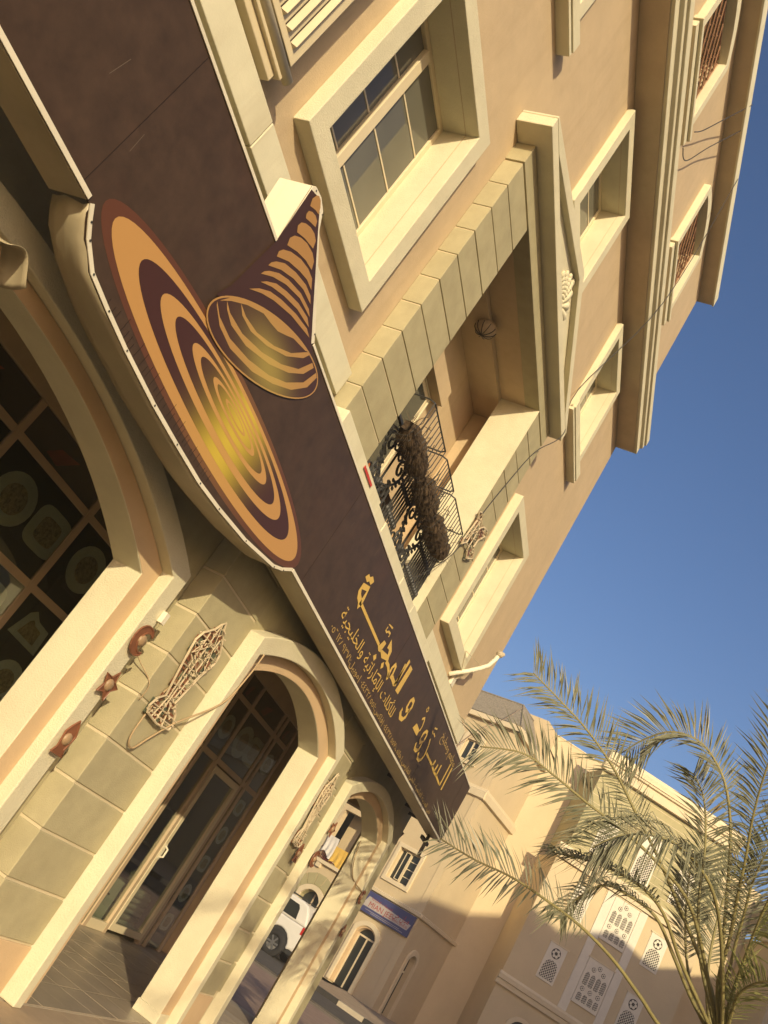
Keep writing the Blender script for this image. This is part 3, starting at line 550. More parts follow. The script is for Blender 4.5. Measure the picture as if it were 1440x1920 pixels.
for a, b in zip(vx, vx[1:]):
    for c, d in ((FL + .02, 2.384), (2.456, 3.159), (3.226, 3.515)):
        clear = (10.3 < a < 11 and c < 1) or False
        if clear: continue
        px = part('poster', MB().box(a + .041, b - .041, YD, YD + .006, c, d), M_POST if c < 3.2 else M_DARKBR, SHOP)
        part('pane', MB().box(a + .041, b - .041, YD - .016, YD - .012, c, d), M_CLEAR, SHOP)
        wd = b - a
        if c > 3.2:
            rb = part('red_figure', MB().prism([(a + wd * .3, c + .05), (a + wd * .45, c + .03), (a + wd * .62, c + .2), (a + wd * .4, c + .16)], YD - .0035, YD - .002), M_REDP, px); continue
        if c > 2.4:
            xs_ = [a + wd * .36, a + wd * .80] if wd > .9 else [a + wd / 2]
            for q, x in enumerate(xs_):
                pl_ = plate(x, 2.80 + .06 * random.random(), min(.26, wd * .36), px, (q + int(a)) % 2)
                part('food', MB().prism(pl_, YD - .006, YD - .004), M_FOOD, px)
        else:
            if wd > .9: pts = [(a + wd * .30, 2.13, .24, 2), (a + wd * .72, 2.10, .24, 1), (a + wd * .4, 1.68, .23, 0), (a + wd * .75, 1.2, .24, 1), (a + wd * .35, .8, .23, 0)]
            elif wd > .3: pts = [((a + b) / 2 + .0, z, .15, int(z * 7) % 2) for z in (.46, .87, 1.30, 1.73, 2.15)]
            else: pts = []
            for x, z, r, k in pts:
                pl_ = plate(x, z, r, px, k); part('food', MB().prism(pl_, YD - .006, YD - .004), M_FOOD, px)
# side light and door, with real glass
part('pane', MB().box(10.441, 10.884, YD + .005, YD + .011, .21, 2.384), M_CLEAR, SHOP)
part('bottom_rail', MB().box(10.441, 10.884, YD - .028, YD + .048, FL + .003, .20), M_ALU, SHOP, bev=.004)
dr = part('door', MB().ring(11.05, 11.835, .225, 2.28, .083, YD - .035, YD + .04), M_ALU, SHOP, bev=.005, label='cream aluminium glass door')
part('pane', MB().box(11.051, 11.834, YD, YD + .006, .226, 2.279), M_CLEAR, dr)
part('handle', MB().tube([(11.02, YD - .04, 1.10), (11.02, YD - .085, 1.12), (11.02, YD - .085, 1.22), (11.02, YD - .04, 1.24)], .014, 8).box(10.99, 11.05, YD - .04, YD - .036, 1.07, 1.27), M_WHITE, dr, smooth=False)
# inside the shop
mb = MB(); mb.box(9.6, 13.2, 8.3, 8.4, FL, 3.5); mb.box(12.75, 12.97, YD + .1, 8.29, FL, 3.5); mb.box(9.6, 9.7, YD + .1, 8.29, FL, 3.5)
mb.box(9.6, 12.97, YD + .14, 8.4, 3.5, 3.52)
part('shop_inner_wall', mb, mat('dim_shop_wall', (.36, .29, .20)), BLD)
M_LAMI = mat('white_laminate', (.60, .56, .45), rough=.4, bump=0)
cb = thing('louvred_cabinet', 'white louvred cabinet seen low through the glass door', 'cabinet', (11.55, 5.75, FL))
part('carcass', MB().box(11.10, 11.95, 5.66, 5.98, FL, .64), M_LAMI, cb, bev=.008)
for k in range(7): part('slat', MB().box(11.12, 11.93, 5.615, 5.655, FL + .05 + k * .07, FL + .095 + k * .07), M_LAMI, cb, bev=.004)
single('monitor', MB().box(11.36, 11.60, 5.70, 5.74, .68, .86).box(11.44, 11.52, 5.71, 5.8, .642, .68), mat('pale_green_screen', (.36, .42, .30), rough=.2, bump=0), 'pale green monitor on the cabinet inside the glass door', 'monitor', bev=.008)
rk = thing('wall_rack', 'dark wall rack inside the glass door', 'rack', (11.5, 6.0, FL))
part('board', MB().box(11.06, 11.95, 5.80, 6.05, 1.12, 1.145), mat('dark_wood', (.07, .045, .025)), rk); part('board', MB().box(11.06, 11.95, 5.80, 6.05, 1.62, 1.645), mat('dark_wood', (.07, .045, .025)), rk)
part('upright', MB().box(11.04, 11.058, 5.80, 6.05, FL, 1.9), mat('dark_wood', (.07, .045, .025)), rk)
single('soap_bottle', MB().tube([(11.78, 5.9, 1.147), (11.78, 5.9, 1.34), (11.78, 5.9, 1.39), (11.78, 5.9, 1.44)], [.07, .075, .03, .03], 12), mat('lime_plastic', (.30, .50, .03), rough=.35, bump=0), 'lime green bottle on the rack inside the glass door', 'bottle')
sh_ = thing('drinks_shelf', 'dark shelf of small boxes behind the side light', 'shelf', (10.65, 5.8, FL))
part('board', MB().box(10.45, 10.86, 5.62, 5.9, .45, .47), mat('dark_wood', (.07, .045, .025)), sh_); part('upright', MB().box(10.43, 10.448, 5.62, 5.9, FL, .9), mat('dark_wood', (.07, .045, .025)), sh_)
for k, (nm, cl) in enumerate((('pale green', (.42, .46, .34)), ('cream', (.50, .45, .34)), ('white', (.58, .56, .50)))):
    x = 10.48 + k * .125
    single('carton', MB().box(x, x + .10, 5.66, 5.76, .472, .60 + .05 * k), mat('carton_' + nm.replace(' ', '_'), cl, bump=0), nm + ' carton on the dark shelf behind the side light', 'carton', 'cartons on the shelf', bev=.004)

# ---------------------------------------------------------------- signboard
YS = 2.93
SIGN = thing('signboard', 'long dark brown restaurant signboard with gold lettering and spiral dish and cone emblem', 'signboard', (7, 3.0, 3.2))
ZT, ZBm = 4.112, 3.216
BULGE = [(2.14, ZBm), (2.19, 3.165), (2.246, 3.117), (2.373, 3.052), (2.561, 3.025), (2.787, 3.0), (3.152, 2.975), (3.46, 2.967), (3.81, 2.963), (4.094, 2.98), (4.519, 3.022), (4.976, 3.102), (5.104, 3.15), (5.217, ZBm)]
CONE = [(3.86, ZT), (3.80, 4.149), (3.268, 4.431), (3.197, 4.50), (3.118, 4.518), (3.042, 4.505), (3.015, 4.478), (3.078, ZT)]
outl = [(-.8, ZBm)] + BULGE + [(13.17, ZBm), (13.215, ZT)] + CONE + [(-.8, ZT)]
M_SIGN = mat('brown_printed_vinyl', (.060, .036, .022), rough=.5, var=.22, scale=9, bump=.03, bscale=14, spec=.35, dirt=.22, dirtcol=(.10, .034, .020))
part('panel', MB().prism(outl, YS, YS + .012), M_SIGN, SIGN)
M_RET = mat('beige_sheet_metal', (.40, .34, .215), rough=.42, var=.12, bump=.10, bscale=9, dirt=.35, spec=.5, dirtcol=(.22, .17, .09))
def retband(pts, y0, y1, name, m_, t=.004):
    mb = MB()
    for a, b in zip(pts, pts[1:]):
        dx, dz = b[0] - a[0], b[1] - a[1]; l = math.hypot(dx, dz); nx, nz = dz / l * t, -dx / l * t
        mb.add([(a[0], y0, a[1]), (b[0], y0, b[1]), (b[0], y1, b[1]), (a[0], y1, a[1]), (a[0] + nx, y0, a[1] + nz), (b[0] + nx, y0, b[1] + nz), (b[0] + nx, y1, b[1] + nz), (a[0] + nx, y1, a[1] + nz)],
               [(0, 3, 2, 1), (4, 5, 6, 7), (0, 1, 5, 4), (1, 2, 6, 5), (2, 3, 7, 6), (3, 0, 4, 7)])
    return part(name, mb, m_, SIGN)
retband([(-.8, ZBm), (2.12, ZBm)], YS + .002, 3.15, 'return_panel', M_RET)
# the curled sheet under the dish, dented and lifted at its left end
def curl(pts, n=5):
    mb = MB(); m_ = len(pts); vs = []
    for i, (x, z) in enumerate(pts):
        for k in range(n + 1):
            y = YS + .002 + (3.15 - YS) * k / n
            dz = .0
            if x < 2.75: dz = -.022 * math.sin(PI * k / n) * max(0, math.sin((x - 2.12) * 5.2)) + .02 * (k / n) * math.exp(-((x - 2.35) / .14) ** 2)
            vs.append((x + .012 * math.sin(k * 1.7 + i), y, z - .003 + dz))
    fs = [(i * (n + 1) + k, i * (n + 1) + k + 1, (i + 1) * (n + 1) + k + 1, (i + 1) * (n + 1) + k) for i in range(m_ - 1) for k in range(n)]
    mb.add(vs, fs); o = part('return_panel', mb, M_RET, SIGN, smooth=True)
    so_ = o.modifiers.new('solid', 'SOLIDIFY'); so_.thickness = .003; return o
bf = []
for a, b in zip(BULGE, BULGE[1:]):
    k = max(1, int(math.hypot(b[0] - a[0], b[1] - a[1]) / .07))
    bf += [(a[0] + (b[0] - a[0]) * i / k, a[1] + (b[1] - a[1]) * i / k) for i in range(k)]
curl(bf + [BULGE[-1]])
retband([(5.225, ZBm), (13.17, ZBm)], YS + .002, 3.15, 'return_panel', M_RET)
retband([(13.17, ZBm), (13.215, ZT)], YS + .002, 3.15, 'return_panel', M_RET)
retband([(13.215, ZT), (3.87, ZT)], YS + .002, 3.15, 'return_panel', M_WHITE)
retband(CONE, YS + .002, 3.145, 'cone_return', M_WHITE)
retband([(3.07, ZT), (-.8, ZT)], YS + .002, 3.15, 'return_panel', M_WHITE)
def edge(pts, wd, name='edge_strip', y=YS):
    """a narrow folded lip screwed over the rim of the panel"""
    mb = MB(); L_ = []; n = len(pts)
    for i in range(n):
        a = pts[max(i - 1, 0)]; b = pts[min(i + 1, n - 1)]; dx, dz = b[0] - a[0], b[1] - a[1]; l = math.hypot(dx, dz)
        L_.append((pts[i][0] - dz / l * wd, pts[i][1] + dx / l * wd))
    mb.strip(pts, L_, y - .007, y - .0012); return part(name, mb, M_WHITE, SIGN)
edge([(-.8, ZBm), (2.12, ZBm)], .024); edge(BULGE, .022); edge([(5.225, ZBm), (13.17, ZBm)], .024)
edge([(13.215, ZT), (3.87, ZT)], .018); edge([(3.07, ZT), (-.8, ZT)], .018); edge(CONE, .032, 'cone_edge_strip')
sc = MB()
for x, z in BULGE[1:-1:1] + CONE[1:-1:2]: sc.ball((x + .012, YS - .008, z + (.012 if z < 4 else -.012)), .006, .004, .006, 6, 4)
part('screw_heads', sc, M_IRON, SIGN)
# printed emblem: flat colours, one film above the other
def print_mat(name, col, glow, cx, wid, col2, radial=None):
    mt = bpy.data.materials.new(name); mt.use_nodes = True; t = mt.node_tree; N = t.nodes; L = t.links; p = N['Principled BSDF']
    p.inputs['Roughness'].default_value = .4; p.inputs['Specular IOR Level'].default_value = .5
    g = N.new('ShaderNodeNewGeometry'); sx = N.new('ShaderNodeSeparateXYZ'); L.new(g.outputs['Position'], sx.inputs[0])
    s1 = N.new('ShaderNodeMath'); s1.operation = 'SUBTRACT'; L.new(sx.outputs[0], s1.inputs[0]); s1.inputs[1].default_value = cx
    q = N.new('ShaderNodeMath'); q.operation = 'MULTIPLY'; L.new(s1.outputs[0], q.inputs[0]); L.new(s1.outputs[0], q.inputs[1]); src = q.outputs[0]
    if radial:
        s2 = N.new('ShaderNodeMath'); s2.operation = 'SUBTRACT'; L.new(sx.outputs[2], s2.inputs[0]); s2.inputs[1].default_value = radial[0]
        s3 = N.new('ShaderNodeMath'); s3.operation = 'MULTIPLY'; L.new(s2.outputs[0], s3.inputs[0]); L.new(s2.outputs[0], s3.inputs[1])
        s4 = N.new('ShaderNodeMath'); s4.operation = 'MULTIPLY_ADD'; L.new(s3.outputs[0], s4.inputs[0]); s4.inputs[1].default_value = radial[1]; L.new(src, s4.inputs[2]); src = s4.outputs[0]
    d = N.new('ShaderNodeMath'); d.operation = 'DIVIDE'; L.new(src, d.inputs[0]); d.inputs[1].default_value = -wid * wid
    e = N.new('ShaderNodeMath'); e.operation = 'EXPONENT'; L.new(d.outputs[0], e.inputs[0])
    f_ = N.new('ShaderNodeMath'); f_.operation = 'MULTIPLY'; L.new(e.outputs[0], f_.inputs[0]); f_.inputs[1].default_value = glow
    mx = N.new('ShaderNodeMixRGB'); mx.inputs['Color1'].default_value = (*col, 1); mx.inputs['Color2'].default_value = (*col2, 1); L.new(f_.outputs[0], mx.inputs['Fac'])
    L.new(mx.outputs[0], p.inputs['Base Color']); return mt
GOLD = (.50, .27, .085); YEL = (.62, .46, .05); DKR = (.060, .022, .016)
M_G1 = print_mat('print_gold', GOLD, .35, 3.80, .34, (.60, .36, .08)); M_D1 = print_mat('print_maroon', DKR, .95, 3.80, .30, YEL)
M_HALO = print_mat('print_halo', (.115, .042, .020), .35, 3.80, .5, (.30, .16, .05))
ell = lambda c, z, a, b, n=72: [(c + a * math.cos(2 * PI * k / n), z + b * math.sin(2 * PI * k / n)) for k in range(n)]
rings = [(3.287, 1.53, .25, M_HALO), (3.289, 1.44, .22, M_G1), (3.307, 1.193, .181, M_D1), (3.322, .973, .145, M_G1), (3.334, .815, .115, M_D1), (3.350, .617, .085, M_G1), (3.356, .512, .068, M_D1), (3.366, .347, .046, M_G1), (3.368, .288, .034, M_D1), (3.371, .165, .021, M_G1), (3.372, .132, .014, M_D1)]
for k, (z, a, b, m_) in enumerate(rings):
    part('dish_ring', MB().flat(ell(3.715, z, a, b), YS - .0006 * (k + 1)), m_, SIGN)
y = YS - .0006 * 14
M_CB = mat('print_cone_brown', (.058, .026, .018), rough=.4, bump=0, var=.1)
th = math.radians(22.4); c_, s_ = math.cos(th), math.sin(th)
em = lambda a, b, n=56: [(3.578 + a * math.cos(2 * PI * k / n) * c_ - b * math.sin(2 * PI * k / n) * s_, 3.761 + a * math.cos(2 * PI * k / n) * s_ + b * math.sin(2 * PI * k / n) * c_) for k in range(n)]
conebody = [(2.99, 3.60), (3.03, 3.70), (3.07, 4.10), (3.02, 4.46), (3.12, 4.505), (3.26, 4.42), (3.83, 4.09), (4.13, 3.99)]
part('cone_body', MB().flat(conebody, y + .0008), M_CB, SIGN)
M_G2 = print_mat('print_amber', (.40, .215, .065), .0, 3.6, .3, YEL)
M_G3 = print_mat('print_mouth_gold', (.42, .23, .07), .8, 3.66, .30, (.50, .36, .09), (3.72, 4.5))
M_D3 = print_mat('print_mouth_dark', (.062, .026, .016), .95, 3.66, .30, (.34, .26, .06), (3.72, 4.5))
part('cone_mouth', MB().flat(em(.625, .190), y), M_G3, SIGN)
part('cone_mouth', MB().flat(em(.612, .180), y - .0006), M_D3, SIGN)
for b in MOUTH_BANDS: part('mouth_band', MB().flat(b, y - .0012), M_G3, SIGN)
for b in CONE_STRIPES: part('cone_stripe', MB().flat(b, y - .0012), M_G2, SIGN)
M_SEAM = mat('panel_seam', (.022, .012, .008), rough=.6, bump=0); M_SCR = mat('scratch_dust', (.17, .13, .095), rough=.9, bump=0)
for x in (.55, 2.05, 5.42, 7.85, 10.28, 12.70): part('panel_seam', MB().box(x - .0015, x + .0015, YS - .0014, YS - .0006, ZBm + .026, ZT - .02), M_SEAM, SIGN)
rs = random.Random(4)
for k in range(30):
    x = 2.55 + k * .045 + rs.uniform(-.015, .015); z = 3.03 - .05 * math.sin((x - 2.2) / 3 * PI) + .03; l = rs.uniform(.03, .09)
    part('crack', MB().box(x - .0012, x + .0012, YS - .0016, YS - .0008, max(z, 2.995), max(z, 2.995) + l), M_SEAM, SIGN)
for k in range(16):
    x = rs.uniform(1.6, 12.8); z = rs.uniform(3.4, 4.0); l = rs.uniform(.02, .16); a = rs.uniform(-.5, .5)
    if 2.2 < x < 5.2: continue
    part('scratch', MB().ribbon([(x, z), (x + l * math.sin(a) * .4, z + l * .8)], .002, YS - .0011), M_SCR, SIGN)
M_LET = mat('gold_vinyl', (.66, .43, .085), rough=.4, bump=0, var=.04, spec=.5)
for pts, wd in LETTERS:
    part('letter', MB().ribbon(pts, wd, YS - .0025) if wd else MB().flat(pts, YS - .0027), M_LET, SIGN)
M_LET2 = mat('gold_vinyl_small', (.46, .30, .08), rough=.4, bump=0, var=.04)
def line(t, size, x, z, width, m_=M_LET2):
    part('lettering', text_mesh(arabic(t), size, x, YS - .002, z, width), m_, SIGN)
line('للأكلات الإماراتية والخليجية', .155, 6.28, 3.405, 2.30, M_LET)
line('موبيل:٠٥٦١٢٨٩٣٧١', .085, 6.24, 3.275, 1.05)
line('فاكس:٠٤٤٣٢٨٥٥١ |', .085, 7.32, 3.275, 1.10)
line('هاتف:٠٤٤٣٢٨٥٥٧ |', .085, 8.45, 3.275, 1.08)
line('المدينة العالمية - الحي الفارسي |', .085, 9.58, 3.275, 1.95)
line('دبي', .09, 11.60, 3.275, .22)
line('مطعم ومطبخ', .15, 10.55, 3.93, 1.20)
# steel brackets that hold the board off the wall
M_STEEL = mat('dark_steel', (.06, .05, .04), rough=.6, bump=.15)
for x in (1.2, 5.0, 8.9, 12.9):
    part('bracket', MB().box(x - .02, x + .02, 3.151, 3.455, 3.30, 3.34).box(x - .02, x + .02, 3.151, 3.455, 3.96, 4.0), M_STEEL, SIGN)
part('bracket', MB().box(11.2, 13.2, 3.18, 3.22, 3.34, 3.38).box(11.2, 11.24, 3.221, 3.48, 3.34, 3.38).box(12.6, 12.64, 3.221, 3.48, 3.34, 3.38), M_STEEL, SIGN)
tw = MB(); tw.box(12.85, 13.35, 3.10, 3.14, 3.10, 3.15); tw.box(13.0, 13.05, 3.06, 3.10, 2.9, 3.3); part('bracket', tw, M_STEEL, SIGN)
# drain pipe on the corner
dp = thing('drain_pipe', 'brown drain pipe on the corner of the arcade below the sign', 'pipe', (13.285, 3.53, 0))
part('pipe', MB().tube([(13.285, 3.53, FL), (13.285, 3.53, 3.0), (13.30, 3.50, 3.1)], .03, 10), mat('brown_pvc', (.22, .14, .08), rough=.5), dp, smooth=True)
for z in (.8, 2.0, 2.9): part('clamp', MB().tube([(13.285, 3.53, z), (13.285, 3.53, z + .04)], .035, 10), M_STEEL, dp)

# ---------------------------------------------------------------- air conditioner on the ledge
AC = thing('louvred_cover', 'cream slotted metal cover on the wall above the ledge, left of the large window', 'louvred cover', (2.0, 3.4, 4.9))
M_AC = mat('cream_ac_paint', (.66, .56, .35), rough=.5, var=.05, bump=.05)
M_JDARK = mat('slot_shadow', (.07, .055, .035), bump=0)
ax0, ax1, az0, az1 = 1.35, 2.735, 5.015, 6.3
xs = [ax1 - .075 - .094 * k for k in range(13)]
part('casing', MB().box(ax0, ax1, 3.345, 3.487, az0, az1), M_AC, AC, bev=.005)
for x in xs:
    mb = MB(); zz0, zz1 = az0 + .05, az1 - .1
    mb.add([(x - .042, 3.3445, zz0), (x - .008, 3.322, zz0 + .012), (x, 3.3445, zz0), (x - .042, 3.3445, zz1), (x - .008, 3.322, zz1 - .012), (x, 3.3445, zz1)], [(0, 1, 4, 3), (1, 2, 5, 4), (0, 2, 1), (3, 4, 5)])
    part('louvre', mb, M_AC, AC); part('louvre_slot', MB().box(x - .052, x - .043, 3.3435, 3.3448, zz0, zz1), M_JDARK, AC)
part('foot_roll', MB().tube([(ax0 - .1, 3.37, az0 - .035), (ax1 + .07, 3.37, az0 - .035)], .034, 12), M_AC, AC, smooth=True)
part('foot_tray', MB().box(ax0 - .1, ax1 + .02, 3.36, 3.487, az0 - .10, az0 - .072), M_AC, AC, bev=.006)
part('foot_tray', MB().box(ax0 - .1, ax1 - .01, 3.385, 3.487, az0 - .16, az0 - .102), M_AC, AC, bev=.006)

# ---------------------------------------------------------------- wire planters hung on the balcony railing
M_COIR = mat('coconut_coir', (.080, .052, .028), rough=1, var=.55, scale=30, bump=.9, bscale=160)
M_DEAD = mat('dry_plant', (.14, .095, .05), rough=1, var=.4)
def planter(x0, x1, label, seed):
    rnd = random.Random(seed); t = thing('wire_planter', label, 'planter', ((x0 + x1) / 2, 3.24, 4.95), 'wire planters on the balcony railing')
    wf = MB(); zt = 5.40; y0, y1 = 3.14, 3.34
    wf.tube([(x0, y1, zt), (x0, y0 + .05, zt), (x0 + .04, y0, zt), (x1 - .04, y0, zt), (x1, y0 + .05, zt), (x1, y1, zt)], .008, 5)
    part('rim', wf, M_IRON, t)
    n = 9
    for k in range(n + 1):
        x = x0 + .03 + (x1 - x0 - .06) * k / n
        part('wire', MB().tube([(x, y0, zt), (x, y0 + .005, 5.15), (x, y0 + .05, 5.0), (x, y1, 4.97)], .005, 4), M_IRON, t)
    co = MB(); nu, nv = 26, 12; vs = []
    for i in range(nu + 1):
        x = x0 + .02 + (x1 - x0 - .04) * i / nu; e_ = min(1, 4.5 * min(i, nu - i) / nu + .45)
        for j in range(nv):
            a = 2 * PI * j / nv; r = .083 * e_ * (1 + rnd.uniform(-.16, .16) + .12 * math.sin(i * 1.3 + seed))
            ca, sa = math.cos(a), math.sin(a); vs.append((x + rnd.uniform(-.012, .012), 3.24 + r * 1.05 * math.copysign(abs(ca) ** .6, ca), 5.09 + r * 1.2 * math.copysign(abs(sa) ** .6, sa)))
    co.add(vs, [(i * nv + j, i * nv + (j + 1) % nv, (i + 1) * nv + (j + 1) % nv, (i + 1) * nv + j) for i in range(nu) for j in range(nv)] + [tuple(range(nv)), tuple(range(nu * nv + nv - 1, nu * nv - 1, -1))])
    part('coir_liner', co, M_COIR, t, smooth=True)
    fz = MB()
    for k in range(900):
        x = rnd.uniform(x0, x1); a = rnd.uniform(0, 2 * PI); r = .076; l = rnd.uniform(.02, .13)
        p = Vector((x, 3.24 + r * math.cos(a), 5.08 + r * 1.15 * math.sin(a))); d = Vector((rnd.uniform(-1, 1), math.cos(a), math.sin(a) - .6)).normalized()
        q = p + d * l; s__ = Vector((.005, 0, .003)); fz.add([p - s__, p + s__, q], [(0, 1, 2)])
    part('coir_fibre', fz, M_COIR, t, kind='stuff')
    dl = MB()
    for k in range(10):
        x = rnd.uniform(x0 + .05, x1 - .05); dl.tube([(x, 3.22, 5.15), (x + rnd.uniform(-.05, .05), 3.20, 5.25), (x + rnd.uniform(-.1, .1), 3.17, 5.30)], .004, 3)
    part('dry_stems', dl, M_DEAD, t, kind='stuff')
planter(5.97, 6.74, 'wire planter with coir liner nearest the left balcony pier', 1)
planter(6.80, 7.40, 'short middle wire planter with coir liner on the balcony railing', 2)
planter(7.46, 8.22, 'wire planter with coir liner nearest the right balcony pier', 3)

# ---------------------------------------------------------------- festive light frames
M_FRAME = mat('white_wire_frame', (.52, .43, .28), rough=.5, bump=.05, var=.25)
M_BROWNP = mat('brown_translucent_plastic', (.21, .085, .042), rough=.4, bump=.05, var=.3)
M_GREENP = mat('dull_green_plastic', (.10, .115, .07), rough=.35, bump=.05, var=.3)
def lightframe(name, label, poly, y, bars, pan, seed, t_=.0085):
    rnd = random.Random(seed); xs_ = [p[0] for p in poly]; zs_ = [p[1] for p in poly]
    t = thing(name, label, 'light decoration', (sum(xs_) / len(xs_), y, min(zs_)), 'festive light frames on the facade')
    part('outline', MB().tube([(x, y, z) for x, z in poly], t_, 6, closed=True), M_FRAME, t)
    def inside(x, z):
        c = False
        for a, b in zip(poly, poly[1:] + poly[:1]):
            if (a[1] > z) != (b[1] > z) and x < (b[0] - a[0]) * (z - a[1]) / (b[1] - a[1]) + a[0]: c = not c
        return c
    for b in bars: part('bar', MB().tube([(x, y + .004, z) for x, z in b], t_ * .7, 5), M_FRAME, t)
    x0, x1, z0, z1 = min(xs_), max(xs_), min(zs_), max(zs_); st = pan; nx = int((x1 - x0) / st); nz = int((z1 - z0) / st)
    for i in range(nx + 1):
        for j in range(nz + 1):
            x = x0 + (i + .5) * st; z = z0 + (j + .5) * st
            if inside(x, z) and rnd.random() < .85:
                part('filter_panel', MB().box(x - st * .4, x + st * .4, y + .012, y + .015, z - st * .4, z + st * .4), [M_BROWNP, M_BROWNP, M_GREENP][rnd.randrange(3)], t)
    bl = MB()
    for k in range(150):
        x = rnd.uniform(x0 - .02, x1 + .02); z = rnd.uniform(z0, z1)
        if not inside(x, z): continue
        dx, dz = rnd.uniform(-.022, .022), rnd.uniform(-.028, .028)
        bl.tube([(x, y - .006, z), (x + dx, y - rnd.uniform(.01, .03), z + dz)], .004, 4)
    part('bulbs', bl, M_FRAME, t, kind='stuff')
    cl = MB()
    for k in range(2): 
        pa = [(rnd.uniform(x0, x1), rnd.uniform(z0, z1)) for _ in range(6)]; pa = [p for p in pa if inside(*p)]
        if len(pa) > 1: cl.tube([(a, y - .008, b) for a, b in pa], .0035, 4)
    if cl.v: part('bulb_wire', cl, M_FRAME, t)
    return t
LAN = [(5.44, 2.72), (5.40, 2.66), (5.30, 2.58), (5.268, 2.51), (5.30, 2.36), (5.372, 2.11), (5.305, 2.06), (5.275, 1.99), (5.30, 1.952), (5.48, 1.935), (5.66, 1.955), (5.675, 2.0), (5.62, 2.065), (5.53, 2.112), (5.60, 2.36), (5.665, 2.50), (5.655, 2.57), (5.56, 2.66), (5.50, 2.71), (5.475, 2.75)]
lb = [[(5.45, 2.72), (5.45, 1.94)], [(5.38, 2.62), (5.42, 2.12), (5.38, 1.95)], [(5.55, 2.64), (5.49, 2.12), (5.56, 1.95)]] + [[(5.27 + .001 * k, z), (5.66, z + .01)] for k, z in enumerate((2.50, 2.57))] + [[(5.31, 2.34), (5.60, 2.36)], [(5.35, 2.2), (5.55, 2.22)], [(5.372, 2.11), (5.53, 2.112)], [(5.29, 2.02), (5.66, 2.03)], [(5.28, 1.97), (5.67, 1.985)]]
lightframe('lantern_light_frame', 'tall lantern shaped wire light frame hanging on the olive pier between the arches', LAN, 3.262, lb, .062, 5)
dx_ = 3.62
LAN2 = [(8.91 + (x - 5.275) * .62, z + .0) for x, z in LAN]
lightframe('lantern_light_frame', 'tall lantern shaped wire light frame on the narrow pier right of the middle arch', LAN2, 3.262, [[(8.91 + (x - 5.275) * .62, z) for x, z in b] for b in lb], .05, 6)
BAL = [(8.58, 5.93), (8.66, 5.86), (8.60, 5.55), (8.62, 5.50), (8.72, 5.58), (8.84, 5.60), (8.98, 5.52), (9.12, 5.60), (9.17, 5.64), (9.10, 5.69), (9.0, 5.70), (9.02, 5.80), (9.13, 5.93), (9.20, 5.97), (9.12, 6.01), (8.98, 5.97), (8.88, 5.90), (8.76, 5.96), (8.66, 5.97)]
lightframe('horse_light_frame', 'white four legged wire light frame on the right balcony pier', BAL, 3.262, [[(8.62, 5.7), (9.0, 5.72)], [(8.64, 5.8), (9.0, 5.82)], [(8.75, 5.58), (8.76, 5.95)], [(8.88, 5.56), (8.88, 5.9)]], .06, 8, .011)

def ornament(kind, x, y, z, label, r=.085, tilt=0):
    t = thing(kind + '_ornament', label, 'ornament', (x, y, z), 'small light ornaments on the arch surrounds')
    if kind == 'star':
        poly = [((r if k % 2 == 0 else r * .5) * math.sin(PI * k / 5 + tilt), (r if k % 2 == 0 else r * .5) * math.cos(PI * k / 5 + tilt)) for k in range(10)]
    elif kind == 'crescent':
        a = [(r * math.cos(t_), r * math.sin(t_)) for t_ in [PI * .25 + k * PI * 1.5 / 14 for k in range(15)]]; b = [(r * .35 + r * .68 * math.cos(t_), r * .68 * math.sin(t_)) for t_ in [PI * 1.68 - k * PI * 1.36 / 12 for k in range(13)]]
        poly = a + b
    else:
        poly = [(0, r * 1.25), (-r * .35, r * .8), (-r * .6, r * .35), (-r * .4, -r * .6), (-r * .65, -r), (r * .65, -r), (r * .4, -r * .6), (r * .6, r * .35), (r * .35, r * .8)]
    poly = [(x + a, z + b) for a, b in poly]
    part('plate', MB().prism(poly, y - .012, y - .002), M_BROWNP, t, bev=.003)
    part('rim', MB().tube([(a, y - .012, b) for a, b in poly], .007, 5, closed=True), M_BROWNP, t)
    part('diffuser', MB().ball((x, y - .012, z), r * .45, .018, r * .4, 8, 5), mat('milky_plastic', (.33, .22, .12), rough=.4, bump=0), t, smooth=True)
    part('stand_off', MB().box(x - .012, x + .012, y - .002, y + .02, z - .012, z + .012), M_FRAME, t)
    return t
ornament('crescent', 4.865, 3.34, 2.26, 'brown crescent ornament high on the right side of the large arch', .10, 0)
ornament('star', 4.865, 3.34, 1.93, 'brown star ornament on the right side of the large arch', .10, .2)
ornament('lantern', 4.85, 3.34, 1.54, 'brown lantern ornament low on the right side of the large arch', .10)
ornament('star', 9.98, 3.34, 2.34, 'brown star ornament high on the left side of the far arch', .09, .3)
ornament('crescent', 9.97, 3.34, 1.98, 'brown crescent ornament on the left side of the far arch', .09)
ornament('lantern', 9.2, 3.26, 1.90, 'brown lantern ornament on the pier below the narrow light frame', .085)
ornament('crescent', 12.42, 3.34, 2.02, 'brown crescent ornament on the right side of the far arch', .09)
ornament('star', 12.42, 3.34, 1.55, 'brown star ornament low on the right side of the far arch', .09)
single('junction_box', MB().box(4.90, 4.95, 3.32, 3.358, 2.42, 2.50), M_WHITE, 'small white junction box high on the right side of the large arch', 'junction box', bev=.004)
